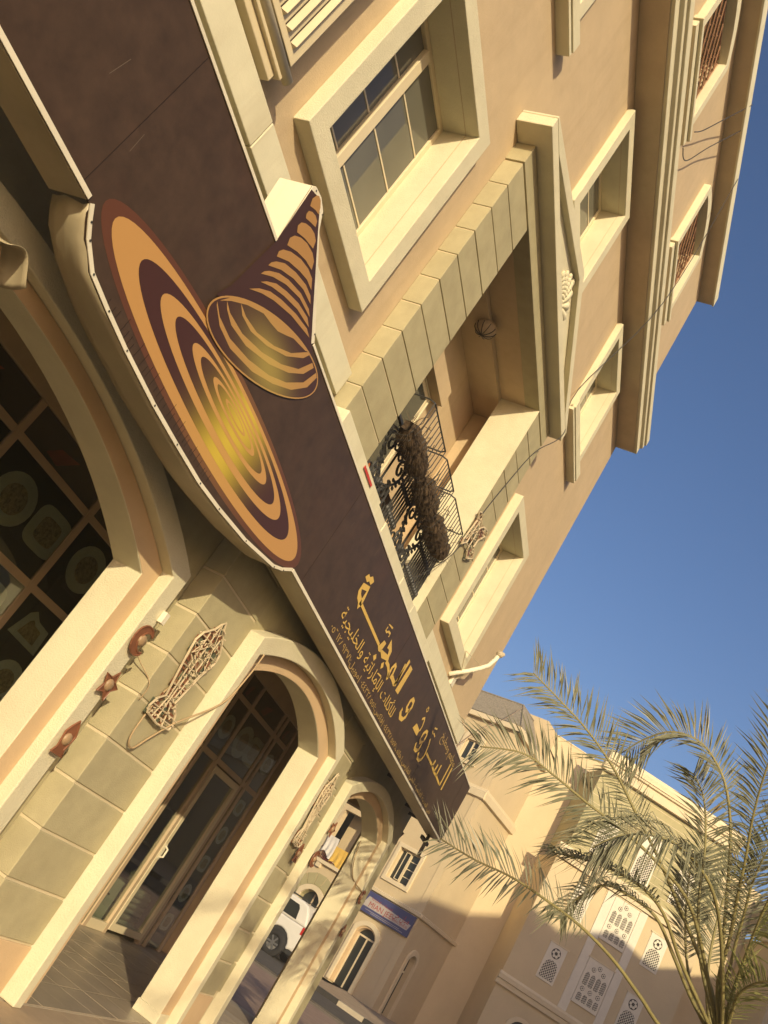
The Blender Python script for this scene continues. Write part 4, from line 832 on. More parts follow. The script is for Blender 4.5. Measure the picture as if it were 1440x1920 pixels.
def cable(label, pts, r=.006, m_=None, name='cable', group='light cables'):
    P = [Vector(p) for p in pts]; out = []
    for i in range(len(P) - 1):
        for k in range(6):
            t = k / 6; a = P[max(i - 1, 0)]; b = P[i]; c = P[i + 1]; d = P[min(i + 2, len(P) - 1)]
            out.append(.5 * ((2 * b) + (-a + c) * t + (2 * a - 5 * b + 4 * c - d) * t * t + (-a + 3 * b - 3 * c + d) * t ** 3))
    out.append(P[-1]); return single(name, MB().tube(out, r, 5), m_ or mat('tan_cable', (.36, .26, .14), rough=.6, bump=0), label, 'cable', group, smooth=True)
cable('tan cable looping under the lantern frame and across the left side of the middle arch', [(5.40, 3.28, 2.22), (5.34, 3.28, 2.05), (5.33, 3.275, 1.78), (5.42, 3.27, 1.72), (5.53, 3.27, 1.84), (5.68, 3.25, 2.03), (5.90, 3.16, 2.32), (6.0, 3.16, 2.60), (6.02, 3.16, 2.80)], .0075)
cable('thin cable dangling beside the crescent ornament', [(4.95, 3.35, 2.28), (5.06, 3.42, 2.20), (5.16, 3.29, 2.10), (5.18, 3.29, 1.98)], .004)
cable('thin cable crossing the right balcony pier to the light frame', [(8.0, 3.28, 4.62), (8.5, 3.27, 5.2), (8.63, 3.26, 5.5)], .005, M_IRON)
cable('dark cable running up the right balcony pier', [(8.75, 3.285, 5.98), (8.9, 3.285, 6.5), (9.2, 3.285, 7.3), (9.34, 3.13, 7.8), (9.45, 3.3, 8.6), (9.9, 3.02, 10.9), (10.6, 3.18, 14.6)], .006, M_IRON)
cable('grey wire hanging in a loop from the roof edge', [(8.3, 3.36, 12.5), (8.55, 3.36, 12.9), (8.9, 3.3, 13.7), (9.3, 3.18, 14.7)], .008, M_IRON)
cable('grey wire sagging along the top storey wall', [(8.35, 3.40, 12.2), (8.7, 3.40, 12.4), (9.1, 3.35, 13.3), (9.7, 3.2, 14.7)], .008, M_IRON)
cable('tan cable dropping down the right jamb of the far arch', [(12.2, 3.65, 2.6), (12.2, 3.6, 2.35), (12.23, 3.5, 2.15), (12.35, 3.36, 2.08), (12.42, 3.34, 2.05)], .008)
# lamp bracket on the wall near the corner
BR = thing('lamp_bracket', 'cream bent lamp bracket with wire tie on the wall near the corner', 'bracket', (11.4, 3.4, 4.9))
part('arm', MB().tube([(11.33, 3.48, 4.92), (11.47, 3.32, 5.11), (11.57, 3.22, 5.25), (11.65, 3.15, 5.37), (11.67, 3.11, 5.50), (11.68, 3.10, 5.57)], .032, 10), M_WHITE, BR, smooth=True)
part('wall_plate', MB().box(11.50, 11.66, 3.44, 3.488, 4.86, 5.06), M_WHITE, BR, bev=.006)
part('stay', MB().tube([(11.58, 3.46, 4.96), (11.52, 3.30, 5.16)], .02, 8), M_WHITE, BR)
part('socket', MB().ball((11.68, 3.09, 5.60), .055, .055, .05, 10, 6).ball((11.72, 3.07, 5.63), .04, .04, .03, 8, 5), M_FRAME, BR)
part('tie_wire', MB().tube([(11.6, 3.2, 5.30), (11.1, 3.36, 5.24), (11.42, 3.37, 5.04)], .006, 5), M_FRAME, BR)
cable('thin tan wire stretched from the sign corner to the tiled roof across the street', [(13.1, 3.45, 4.35), (21.0, 5.1, 7.0), (30.0, 6.7, 10.1), (37.75, 7.95, 13.2)], .012, mat('tan_wire', (.40, .27, .14), rough=.6, bump=0), 'cable', 'street wires')
single('tape', MB().box(5.70, 5.98, 3.188, 3.192, 4.41, 4.435), mat('red_tape', (.5, .05, .03), rough=.5, bump=0), 'scrap of red tape on the ledge below the balcony', 'tape')
# torn sheet of the sign lining, curling down over the large arch
ts = MB(); vs = []; nu, nv = 10, 4
for i in range(nu + 1):
    for j in range(nv + 1):
        u = i / nu; v = j / nv; vs.append((2.18 + .20 * u + .02 * math.sin(v * 3), 3.16 + .16 * v, 2.93 + .05 * math.sin(u * 4.2) - .07 * u * v + .03 * v))
ts.add(vs, [(i * (nv + 1) + j, (i + 1) * (nv + 1) + j, (i + 1) * (nv + 1) + j + 1, i * (nv + 1) + j + 1) for i in range(nu) for j in range(nv)])
o = part('torn_lining', ts, M_RET, SIGN, smooth=True); q = o.modifiers.new('solid', 'SOLIDIFY'); q.thickness = .002

# ---------------------------------------------------------------- buildings across the side street
M_FWALL = mat('far_peach_plaster', (.57, .455, .275), var=.06, bump=.15, bscale=40, dirt=.15, scale=.6, dirtcol=(.40, .26, .14))
M_FTRIM = mat('far_cream_trim', (.66, .55, .36), var=.05, bump=.1, bscale=40)
M_FJALI = mat('far_white_screen', (.70, .64, .51), var=.05, bump=.1, bscale=40)
M_FOLIVE = mat('far_olive_render', (.38, .335, .175), var=.08, bump=.1, bscale=30)
M_ROOF = mat('grey_roof_tile', (.25, .215, .16), var=.35, scale=14, bump=.9, bscale=26)
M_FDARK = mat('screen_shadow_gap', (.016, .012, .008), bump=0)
def fr(origin, ang):
    return lambda mb: mb.xf(origin, ang)
A_ANG = math.atan2(-.940, -.342); A2_ANG = math.radians(-15); B_ANG = math.atan2(-.9063, .4226)
FA = thing('corner_building', 'peach building with grey tiled mansard roof and blue shop sign across the street', 'building', (38.5, 9, 0))
fa1 = fr((37.8, 8.0, 0), A_ANG); fa2 = fr((37.70, 7.72, 0), A2_ANG); fa3 = fr((41.41, 6.726, 0), B_ANG)
P1 = lambda n, mb, m_, par=FA, **k: part(n, fa1(mb), m_, par, **k)
P2 = lambda n, mb, m_, par=FA, **k: part(n, fa2(mb), m_, par, **k)
P3 = lambda n, mb, m_, par=FA, **k: part(n, fa3(mb), m_, par, **k)
sqw = (-1.98, -.88, 4.40, 5.70); aup = (-1.72, -1.0, 10.1, 11.0); balc = (-5.5, -3.95, 3.72, 6.0)
mb = MB(); gridwall(mb, -14, .28, 2.75, 12.0, 0, .3, [sqw, aup, balc]); P1('wall', mb, M_FWALL)
xc = -1.45; mb = archwall(-3.2, .28, xc, .52, 2.1, .30, 0, 2.749, 0, .3); P1('wall', mb, M_FWALL)
mb = archwall(-14, -3.201, -4.75, .55, 2.15, .32, 0, 2.749, 0, .3); P1('wall', mb, M_FOLIVE)
P1('wall', MB().box(-13.9, -2.5, 9.0, 9.3, 0, 12), M_FWALL); P1('wall', MB().box(-13.9, -13.7, .31, 9, 0, 12), M_FWALL)
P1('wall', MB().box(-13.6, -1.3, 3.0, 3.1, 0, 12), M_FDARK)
# square window with a half open sash
def fwin(P, x0, x1, z0, z1, y=.16, bars=3, par=FA):
    f_ = P('window', MB().ring(x0 + .05, x1 - .05, z0 + .05, z1 - .05, .05, y, y + .05), M_FTRIM, par)
    xm = (x0 + x1) / 2
    P('mullion', MB().box(xm - .03, xm + .03, y - .01, y + .04, z0 + .051, z1 - .051), M_FTRIM, f_)
    P('pane', MB().box(x0 + .051, x1 - .051, y + .041, y + .046, z0 + .051, z1 - .051), M_DARKGL, f_)
    for k in range(1, bars + 1):
        z = z0 + (z1 - z0) * k / (bars + 1); P('muntin', MB().box(xm + .031, x1 - .051, y + .03, y + .04, z - .015, z + .015), M_FTRIM, f_)
    return f_
P1('window_surround', MB().ring(*sqw, .16, -.07, .002), M_FTRIM, bev=.01); fwin(P1, *sqw)
P1('sash', MB().ring(sqw[0] + .32, sqw[0] + .52, sqw[2] + .1, sqw[3] - .1, .03, .08, .10), M_FTRIM)
P1('arched_surround', MB().strip(archline(-1.36, .56, 11.1, .40, 10.0, 12), archline(-1.36, .38, 11.0, .34, 10.0, 12), -.06, .002), M_FTRIM)
P1('window_sill', MB().box(-2.0, -.72, -.10, .002, 9.92, 9.998), M_FTRIM)
P1('arched_head', MB().prism(arcpts(-1.36, .378, 11.0, .33, 10), .05, .1), M_DARKGL)
fwin(P1, *aup, y=.1, bars=2)
t = P1('arched_surround', MB().strip(archline(xc, .70, 2.24, .36, .06, 16), archline(xc, .53, 2.12, .30, .06, 16), -.09, .002), M_FTRIM, bev=.01)
P1('arched_lining', MB().strip(archline(xc, .529, 2.119, .30, .06, 16), archline(xc, .47, 2.08, .28, .06, 16), -.02, .2), M_STEP, t)
d_ = P1('shop_door', MB().box(xc - .46, xc + .46, .21, .22, .06, 2.35), M_DARKGL)
for x in (-.44, 0, .44): P1('door_frame', MB().box(xc + x - .03, xc + x + .03, .18, .209, .06, 2.05), M_FTRIM, d_)
P1('door_frame', MB().box(xc - .46, xc + .46, .18, .2095, 2.0, 2.07), M_FTRIM, d_)
P1('band', MB().prof([(0, 3.66), (-.12, 3.68), (-.14, 3.80), (-.02, 3.84), (.01, 3.84)], -3.0, .40), M_FTRIM)
P1('band', MB().prof([(0, 8.80), (-.14, 8.84), (-.17, 9.12), (-.1, 9.16), (-.1, 9.25), (.01, 9.27)], -9, .43), M_FTRIM)
P1('eave', MB().prof([(.01, 12.0), (-.22, 12.0), (-.22, 12.22), (.3, 12.26)], -14, .50), M_FTRIM)
C1_ = Vector((37.704, 7.737)); r1_ = Vector((-.342, -.94)); i1_ = Vector((.94, -.342)); r2_ = Vector((math.cos(A2_ANG), math.sin(A2_ANG))); i2_ = Vector((-math.sin(A2_ANG), math.cos(A2_ANG)))
def cornerpt(d, z):
    det = i1_.x * i2_.y - i1_.y * i2_.x; return (C1_.x + (d * i2_.y - d * i1_.y) / det, C1_.y + (i1_.x * d - i2_.x * d) / det, z)
def onA1(s, d, z): p = C1_ - r1_ * s + i1_ * d; return (p.x, p.y, z)
def onA2(s, d, z): p = C1_ + r2_ * s + i2_ * d; return (p.x, p.y, z)
e0 = cornerpt(-.17, 12.262); t0 = cornerpt(.62, 13.45); t1 = cornerpt(2.6, 13.52)
rf = MB(); rf.add([onA1(14, -.17, 12.262), e0, t0, onA1(14, .62, 13.45), onA2(2.75, -.17, 12.262), onA2(2.2, .62, 13.45), t1, onA1(14, 2.6, 13.52), onA2(2.2, 2.6, 13.52)], [(0, 1, 2, 3), (1, 4, 5, 2), (3, 2, 6, 7), (2, 5, 8, 6)])
part('mansard_roof', rf, M_ROOF, FA)
rg = MB(); rg.tube([e0, t0], .05, 6); rg.tube([onA1(14, .62, 13.47), t0, onA2(2.2, .62, 13.47)], .045, 6); part('roof_ridge', rg, M_ROOF, FA)
# balcony with washing
P1('balcony_slab', MB().box(-5.7, -3.8, -.16, .6, 3.56, 3.70), M_FTRIM); P1('slab_bracket', MB().box(-5.35, -5.1, -.12, -.002, 3.36, 3.555), M_FTRIM)
P1('balcony_back', MB().box(-5.6, -3.9, .9, 1.0, 3.7, 6.1), M_FWALL)
P1('balcony_window', MB().box(-4.55, -4.0, .84, .899, 3.72, 5.6), M_DARKGL); P1('balcony_window_frame', MB().ring(-4.52, -4.0, 3.75, 5.57, .06, .80, .838), M_FTRIM)
rr = P1('balcony_rail', MB().box(-5.55, -3.9, -.10, -.07, 4.18, 4.22).box(-5.55, -3.9, -.10, -.07, 3.74, 3.78), mat('dark_red_rail', (.12, .025, .02)))
for k in range(14): P1('bar', MB().box(-5.5 + k * .12, -5.47 + k * .12, -.095, -.075, 3.78, 4.18), mat('dark_red_rail', (.12, .025, .02)), rr)
def cloth(name, label, x0, x1, z0, z1, m_):
    mb = MB(); nu, nv = 12, 8; vs = []
    for i in range(nu + 1):
        for j in range(nv + 1):
            u = i / nu; v = j / nv; vs.append((x0 + (x1 - x0) * u + .05 * math.sin(v * 3), -.13 - .03 * math.sin(u * 16) * v, z1 - (z1 - z0) * v * (1 - .15 * math.sin(u * 5))))
    mb.add(vs, [(i * (nv + 1) + j, (i + 1) * (nv + 1) + j, (i + 1) * (nv + 1) + j + 1, i * (nv + 1) + j + 1) for i in range(nu) for j in range(nv)])
    fa1(mb); return single(name, mb, m_, label, 'laundry', smooth=True)
cloth('white_cloth', 'white cloth drying on the balcony rail seen through the far arch', -5.5, -4.85, 3.95, 4.75, mat('white_cotton', (.66, .62, .55), rough=.9, bump=.1))
cloth('yellow_cloth', 'yellow cloth drying on the balcony rail seen through the far arch', -4.85, -4.1, 3.72, 4.45, mat('yellow_cotton', (.66, .42, .08), rough=.9, bump=.1))
# arch below the balcony
t = P1('arched_surround', MB().strip(archline(-4.75, .76, 2.30, .38, .06, 14), archline(-4.75, .56, 2.16, .32, .06, 14), -.09, .002), M_FTRIM)
P1('shop_glass', MB().box(-5.4, -4.1, .24, .25, .06, 2.6), M_DARKGL, t)
P1('shop_glass_bar', MB().box(-5.4, -4.1, .2, .23, 1.75, 1.82).box(-4.78, -4.72, .2, .23, .06, 2.4), M_MUL, t)
for k in range(7):
    a = PI * (k + .5) / 7; P1('voussoir', MB().prism([(-4.75 + .80 * math.cos(a - .2), 2.1 + .62 * math.sin(a - .2)), (-4.75 + 1.25 * math.cos(a - .2), 2.1 + 1.1 * math.sin(a - .2)), (-4.75 + 1.25 * math.cos(a + .2), 2.1 + 1.1 * math.sin(a + .2)), (-4.75 + .80 * math.cos(a + .2), 2.1 + .62 * math.sin(a + .2))], -.03, -.001), M_FOLIVE, t)
# shop sign of the corner building
SG = thing('shop_sign', 'blue and white shop sign with red lettering on the corner building across the street', 'shop sign', (38, 8.8, 2.8))
bx = lambda n, mb, m_, **k: part(n, fa1(mb), m_, SG, **k)
bx('panel', MB().box(-2.34, .24, -.13, -.03, 2.80, 3.62), mat('sign_blue', (.055, .06, .16), rough=.4, bump=0), bev=.006)
bx('white_field', MB().prism([(-2.25, 3.02), (.12, 3.02), (.2, 3.26), (-.4, 3.30), (-1.2, 3.36), (-2.1, 3.42), (-2.2, 3.2)], -.134, -.1305), mat('sign_white', (.46, .41, .36), rough=.4, bump=0))
M_SRED = mat('sign_red', (.36, .035, .03), rough=.4, bump=0); M_SWH = mat('sign_white', (.6, .56, .5))
bx('lettering', text_mesh('MIAN JEE', .30, -1.95, -.138, 3.06, 1.22), M_SRED)
bx('lettering', text_mesh('TYPING SERVICES', .12, -.70, -.138, 3.06, .80), M_SRED)
bx('lettering', text_mesh(arabic('ميان جي'), .34, -.72, -.138, 3.22, .80), M_SRED)
bx('lettering', text_mesh(arabic('لخدمات الطباعة'), .15, -1.95, -.138, 3.34, 1.1), M_SRED)
for k in range(2): bx('white_line', MB().box(-2.0 + .3 * k, -.2 + .2 * k, -.1345, -.1308, 2.92 - .055 * k, 2.935 - .055 * k), M_SWH)
# receding side of the corner building
mb = archwall(.0, 3.84, 1.05, .36, 2.1, .34, 0, 2.749, 0, .3); P2('wall', mb, M_FWALL); P2('wall', MB().box(0.0, 3.84, 0, .3, 2.75, 12.0), M_FWALL); P2('wall', MB().box(2.3, 3.84, 0, .3, 12.27, 13.75), M_FWALL); P2('wall', MB().box(2.3, 2.6, .3, 4, 12.27, 13.75), M_FWALL)
t = P2('arched_surround', MB().strip(archline(1.05, .52, 2.2, .44, .06, 14), archline(1.05, .365, 2.1, .34, .06, 14), -.08, .002), M_FTRIM)
P2('narrow_window', MB().box(.6, 1.5, .22, .23, .1, 2.5), M_DARKGL, t); P2('window_bar', MB().box(.68, 1.42, .18, .215, 1.7, 1.78), M_FTRIM, t)
P2('band', MB().prof([(0, 3.66), (-.12, 3.68), (-.14, 3.80), (-.02, 3.84), (.01, 3.84)], -.1, 4.75), M_FTRIM)
P2('band', MB().prof([(0, 8.80), (-.14, 8.84), (-.17, 9.12), (-.1, 9.16), (-.1, 9.25), (.01, 9.27)], -.1, 4.85), M_FTRIM)
P2('eave', MB().prof([(.01, 12.0), (-.22, 12.0), (-.22, 12.22), (.3, 12.26)], -.2, 4.4), M_FTRIM)
P3('wall', MB().box(0, 3.2, .002, .3, 0, 13.76), M_FWALL)
P3('roof_slab', MB().box(-.02, 3.2, -.03, 4, 13.761, 13.80), M_FTRIM)

# ---- the block with pierced screens
FB = thing('screen_building', 'peach and olive building with white pierced screen windows behind the palm', 'building', (43, 1.5, 0))
def fb(mb):
    mb.v = [(.9598 * x - .459, y, .9598 * z + .058) for x, y, z in mb.v]; return mb.xf((39.417, 5.796, 0), B_ANG)
PB = lambda n, mb, m_, par=FB, **k: part(n, fb(mb), m_, par, **k)
S0, S1 = 2.10, 9.42
wins = [(3.42, 4.24, 4.42, 5.95), (7.22, 8.05, 4.42, 5.95), (3.42, 4.24, 7.10, 8.57), (7.22, 8.05, 7.10, 8.57)]
upw = [(3.30, 4.15, 10.0, 11.75), (5.30, 6.25, 10.0, 12.2), (7.3, 8.1, 10.0, 11.75)]
PB('wall', MB().box(S0, S1, 0, 6, -.2, 9.05), M_FWALL)
PB('upper_wall', MB().box(S0 + .25, S1 - .2, .05, 6, 9.6, 13.45), M_FOLIVE)
for k in range(11): PB('render_groove', MB().box(S0 + .25, S1 - .2, .043, .048, 9.95 + k * .33, 9.968 + k * .33), M_FTRIM)
def corn(z0, z1, p, x0, x1):
    h_ = z1 - z0; return PB('cornice', MB().prof([(.05, z0), (-p * .5, z0), (-p * .6, z0 + h_ * .4), (-p * .9, z0 + h_ * .45), (-p, z0 + h_ * .8), (-p * .8, z1), (.05, z1)], x0, x1), M_FTRIM)
corn(3.38, 3.88, .22, S0 - .12, S1 + .1); corn(9.05, 9.62, .30, S0 - .2, S1 + .2); corn(13.45, 14.35, .40, S0 + .1, S1 - .05)
PB('parapet_line', MB().box(S0 + .1, S1 - .05, -.42, -.38, 13.95, 13.99), M_FTRIM)
t = PB('ground_arch', MB().strip(archline(3.75, .62, 2.35, .42, .06, 14), archline(3.75, .46, 2.25, .36, .06, 14), -.08, .002), M_FTRIM); PB('ground_glass', MB().prism(archline(3.75, .455, 2.24, .36, .06, 14), -.012, -.002), M_DARKGL, t)
def lattice(par, x0, x1, z0, zs, zr, y, st=.125, bw=.024):
    xc = (x0 + x1) / 2; h_ = (x1 - x0) / 2; R_ = (h_ * h_ + zr * zr) / (2 * zr) if zr < h_ else None
    def top_(x):
        d = abs(x - xc) / h_
        return zs + zr * math.sqrt(max(0, 1 - d * d))
    poly = [(x0, z0)] + [(x0 + (x1 - x0) * k / 12, top_(x0 + (x1 - x0) * k / 12)) for k in range(13)] + [(x1, z0)]
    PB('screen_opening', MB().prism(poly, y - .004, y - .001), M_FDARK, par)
    mb = MB(); H_ = zs + zr - z0; n = int((x1 - x0 + H_) / st) + 2
    for sgn in (1, -1):
        for k in range(-n, n):
            seg = []
            for i in range(41):
                x = x0 + (x1 - x0) * i / 40; z = z0 + (x - x0 if sgn > 0 else x1 - x) + k * st
                if z0 <= z <= top_(x): seg.append((x, z))
            if len(seg) > 1:
                a, b = seg[0], seg[-1]; dx, dz = b[0] - a[0], b[1] - a[1]; l = math.hypot(dx, dz)
                if l < .03: continue
                nx, nz = -dz / l * bw / 2, dx / l * bw / 2
                mb.prism([(a[0] + nx, a[1] + nz), (b[0] + nx, b[1] + nz), (b[0] - nx, b[1] - nz), (a[0] - nx, a[1] - nz)], y - .022 - .003 * (sgn > 0), y - .006)
    PB('screen_lattice', mb, M_FJALI, par)
def rosette(par, x, z, r, y):
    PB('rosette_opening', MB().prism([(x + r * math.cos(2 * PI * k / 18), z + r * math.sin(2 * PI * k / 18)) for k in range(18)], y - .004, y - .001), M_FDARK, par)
    mb = MB()
    for k in range(6):
        a = 2 * PI * k / 6; mb.prism([(x + r * .58 * math.cos(a) + r * .3 * math.cos(2 * PI * j / 8), z + r * .58 * math.sin(a) + r * .3 * math.sin(2 * PI * j / 8)) for j in range(8)], y - .02, y - .006)
        mb.box(x - .001 + r * .0, x + .001, y - .012, y - .006, z - r * .2, z + r * .2)
    PB('rosette', mb, M_FJALI, par)
for a, b, c, d in wins:
    s_ = PB('screen_window', MB().box(a, b, -.035, -.001, c, d), M_FJALI, bev=.008); yy = -.0355
    rosette(s_, (a + b) / 2, d - .36, .21, yy)
    lattice(s_, a + .09, b - .09, c + .10, c + .55, .32, yy)
    PB('drip_edge', MB().box(a - .06, b + .06, -.06, -.036, d - .02, d + .03), M_FTRIM, s_)
for z0, z1 in ((4.38, 6.27), (7.10, 9.0)):
    s_ = PB('screen_panel', MB().box(5.17, 6.38, -.05, -.002, z0, z1), M_FJALI, bev=.008); yy = -.0505
    for i in range(4):
        x = 5.29 + i * .27
        lattice(s_, x, x + .2, z0 + .80, z0 + 1.20, .12, yy, .085, .014)
        lattice(s_, x, x + .2, z0 + .15, z0 + .36, .10, yy, .085, .014)
    for x, z in ((5.55, z0 + 1.5), (6.02, z0 + 1.5), (5.78, z0 + 1.66), (5.40, z0 + .63), (5.78, z0 + .63), (6.16, z0 + .63)): rosette(s_, x, z, .095, yy)
    PB('drip_edge', MB().box(5.1, 6.45, -.075, -.051, z1 - .015, z1 + .03), M_FTRIM, s_)
PB('pilaster', MB().box(4.76, 5.16, -.045, -.003, 3.89, 9.04), M_FJALI, bev=.008); PB('pilaster', MB().box(6.40, 6.78, -.045, -.003, 3.89, 9.04), M_FJALI, bev=.008)
for a, b, c, d in upw:
    xc = (a + b) / 2; s_ = PB('screen_window', MB().prism(archline(xc, (b - a) / 2, d - .4, .38, c, 12), -.002, .04), M_FJALI); lattice(s_, a + .08, b - .08, c + .08, c + .85, .35, -.003)
    rosette(s_, xc, c + 1.42, .15, -.003)
# ---- mirrored wing on the right
FC = thing('right_wing_building', 'peach wing with grey tiled roof edge behind the right fronds of the palm', 'building', (46, -6, 0))
PC = lambda n, mb, m_, **k: part(n, fb(mb), m_, FC, **k)
PC('wall', MB().box(S1 + .01, 12.4, 2.2, 6, -.2, 13.2), M_FWALL)
PC('wall', MB().box(12.41, 24, -1.0, 6, -.2, 11.0), M_FWALL)
PC('band', MB().prof([(-1.0, 6.3), (-1.16, 6.34), (-1.2, 6.7), (-1.0, 6.76)], 12.2, 24), M_FTRIM)
PC('eave', MB().box(12.2, 24, -1.3, 1, 11.01, 11.25), M_FTRIM)
PC('mansard_roof', MB().prof([(-1.2, 11.26), (-.2, 12.8), (2, 12.8), (2, 11.26)], 12.2, 24), M_ROOF)

# ---------------------------------------------------------------- block behind the camera, on the other side of our street
OB = thing('street_block', 'plain peach apartment block on the near side of the street, shading the buildings opposite', 'building', (20, -19, 0))
for bx0, bx1, bh in ((1.8, 11.0, 17.3), (11.01, 17.5, 16.3), (17.51, 72, 14.9)):
    nw = int((bx1 - bx0 - 1) / 3.0); ops = [(bx0 + 1 + i * 3.0, bx0 + 2.4 + i * 3.0, 1.2 + j * 3.4, 2.9 + j * 3.4) for i in range(nw) for j in range(4)]
    mb = MB(); gridwall(mb, bx0, bx1, 0, bh, 14.0, 14.3, ops); mb.v = [(x, -y, z) for x, y, z in mb.v]; mb.f = [f[::-1] for f in mb.f]
    part('wall', mb, M_FWALL, OB)
    mb = MB(); mb.box(bx0, bx0 + .3, -26, -14.31, 0, bh); mb.box(bx1 - .3, bx1, -26, -14.31, 0, bh); mb.box(bx0 + .31, bx1 - .31, -26, -25.7, 0, bh); mb.box(bx0, bx1, -26, -14.0, bh + .001, bh + .2); part('shell', mb, M_FWALL, OB)
    wm = MB().box(-.7, .7, -.02, .02, -.85, .85).mesh('window_pane'); wm.materials.append(M_DARKGL)
    for a, b, c, d in ops: inst('window_pane', wm, ((a + b) / 2, -14.2, (c + d) / 2), OB)

# ---------------------------------------------------------------- parked car
CAR = bpy.data.objects.new('parked_car', None); COL.objects.link(CAR)
CAR['label'] = 'white off-road car parked across the street, seen between the far arch pillars'; CAR['category'] = 'car'
M_CAR = mat('white_car_paint', (.66, .63, .56), rough=.28, var=.02, bump=0, spec=.6); M_TYRE = mat('tyre_rubber', (.02, .019, .018), rough=.8, bump=.2)
M_RIM = mat('alloy_rim', (.30, .29, .27), rough=.3, metal=.8, bump=0); M_LAMP = mat('red_tail_lamp', (.45, .02, .015), rough=.2, bump=0, spec=.7); M_BLK = mat('black_trim', (.03, .03, .028), rough=.5, bump=0)
def cpart(n, mb, m_, par=CAR, **k): 
    o = bpy.data.objects.new(n, mb.mesh(n)); COL.objects.link(o); o.parent = par; finish(o, m_, k.get('bev', 0), k.get('smooth', False)); return o
# side profile: x runs from the rear (0) to the front, y across, z up
def arcw(cx, r, n=10): return [(cx + r * math.cos(PI - PI * k / n), .40 + r * math.sin(PI - PI * k / n)) for k in range(n + 1)]
body = [(.10, .52)] + arcw(.98, .50) [0:0] + [(.10, .98), (.03, 1.10), (.06, 1.22), (3.35, 1.22), (4.35, 1.14), (4.80, 1.0), (4.88, .75), (4.84, .42)] + [(4.45, .40)] + arcw(3.90, .48)[::-1] + [(3.3, .36)] + [(1.55, .36)] + arcw(.90, .48)[::-1] + [(.36, .42)]
cpart('body', MB().prism(body, 0, 1.92), M_CAR, bev=.05)
cab = [(.16, 1.222), (.30, 1.60), (.46, 1.83), (.70, 1.89), (2.6, 1.90), (2.95, 1.80), (3.55, 1.222)]
cpart('cabin', MB().prism(cab, .10, 1.82), M_CAR, bev=.07)
for y0, y1 in ((.085, .099), (1.821, 1.835)):
    w1 = cpart('side_window', MB().prism([(.62, 1.29), (.68, 1.62), (.76, 1.72), (1.42, 1.74), (1.46, 1.29)], y0, y1), M_DARKGL, bev=.004)
    cpart('side_window', MB().prism([(1.56, 1.29), (1.56, 1.74), (2.35, 1.76), (2.42, 1.29)], y0, y1), M_DARKGL); cpart('side_window', MB().prism([(2.52, 1.29), (2.47, 1.76), (2.62, 1.76), (3.25, 1.29)], y0, y1), M_DARKGL)
cpart('rear_window', MB().add([(.10, .35, 1.30), (.10, 1.57, 1.30), (.33, 1.5, 1.76), (.33, .42, 1.76)], [(0, 1, 2, 3)]), M_DARKGL)
for y in (.0, 1.56): cpart('tail_lamp', MB().box(-.005, .22, y - .012, y + .36, .98, 1.22), M_LAMP, bev=.02)
bp = cpart('bumper', MB().box(-.06, .45, .02, 1.90, .44, .74), M_CAR, bev=.04); cpart('bumper_shadow_strip', MB().box(.05, .40, .04, 1.88, .30, .438), M_BLK, bp)
for y in (.22, 1.66): cpart('roof_rail', MB().tube([(.6, y, 1.90), (.65, y, 1.95), (2.5, y, 1.96), (2.55, y, 1.90)], .018, 6), M_BLK)
for x in (1.50, 2.48): cpart('door_handle', MB().box(x, x + .2, -.02, -.001, 1.08, 1.115), M_BLK, bev=.006)
for x in (.90, 3.90):
    for y, sg in ((.0, 1), (1.70, -1)):
        cpart('wheel_arch', MB().prism(arcw(x, .47)[::-1] + [(x - .47, .3), (x + .47, .3)], y + (.05 if sg > 0 else .02), y + .17), M_BLK)
        wl = MB(); n = 28; prof_ = [(.20, .22), (.20, .38), (.16, .42), (.06, .42), (.02, .38), (.015, .28), (.03, .22)]
        vs = []
        for k in range(n):
            a = 2 * PI * k / n
            for yy, r in prof_: vs.append((x + r * math.cos(a), y + (yy if sg > 0 else .22 - yy), .36 + r * math.sin(a)))
        q = len(prof_); wl.add(vs, [(k * q + j, ((k + 1) % n) * q + j, ((k + 1) % n) * q + (j + 1) % q, k * q + (j + 1) % q) for k in range(n) for j in range(q)])
        w_ = cpart('wheel', wl, M_TYRE, smooth=True)
        rm = MB(); ys_ = y + (.05 if sg > 0 else .17)
        for k in range(6):
            a = 2 * PI * k / 6; c_, s_ = math.cos(a), math.sin(a); p = lambda r, t: (x + r * c_ - t * s_, .36 + r * s_ + t * c_)
            rm.prism([p(.03, -.025), p(.235, -.032), p(.235, .032), p(.03, .025)], ys_ - .012, ys_ + .012)
        rm.tube([(x, ys_ - .02, .36), (x, ys_ + .02, .36)], .06, 12); cpart('rim_disc', MB().tube([(x, ys_ + (.02 if sg > 0 else -.03), .36), (x, ys_ + (.03 if sg > 0 else -.02), .36)], .25, 20), mat('dull_rim', (.16, .155, .145), rough=.5, bump=0), w_)
        rm.tube([(x + .245 * math.cos(2 * PI * k / 24), ys_, .36 + .245 * math.sin(2 * PI * k / 24)) for k in range(24)], .02, 6, closed=True)
        cpart('rim', rm, M_RIM, w_)
CAR.location = (30.4, 9.12, -.06); CAR.rotation_euler = (0, 0, math.radians(84)); CAR.scale = (1, -1, 1)

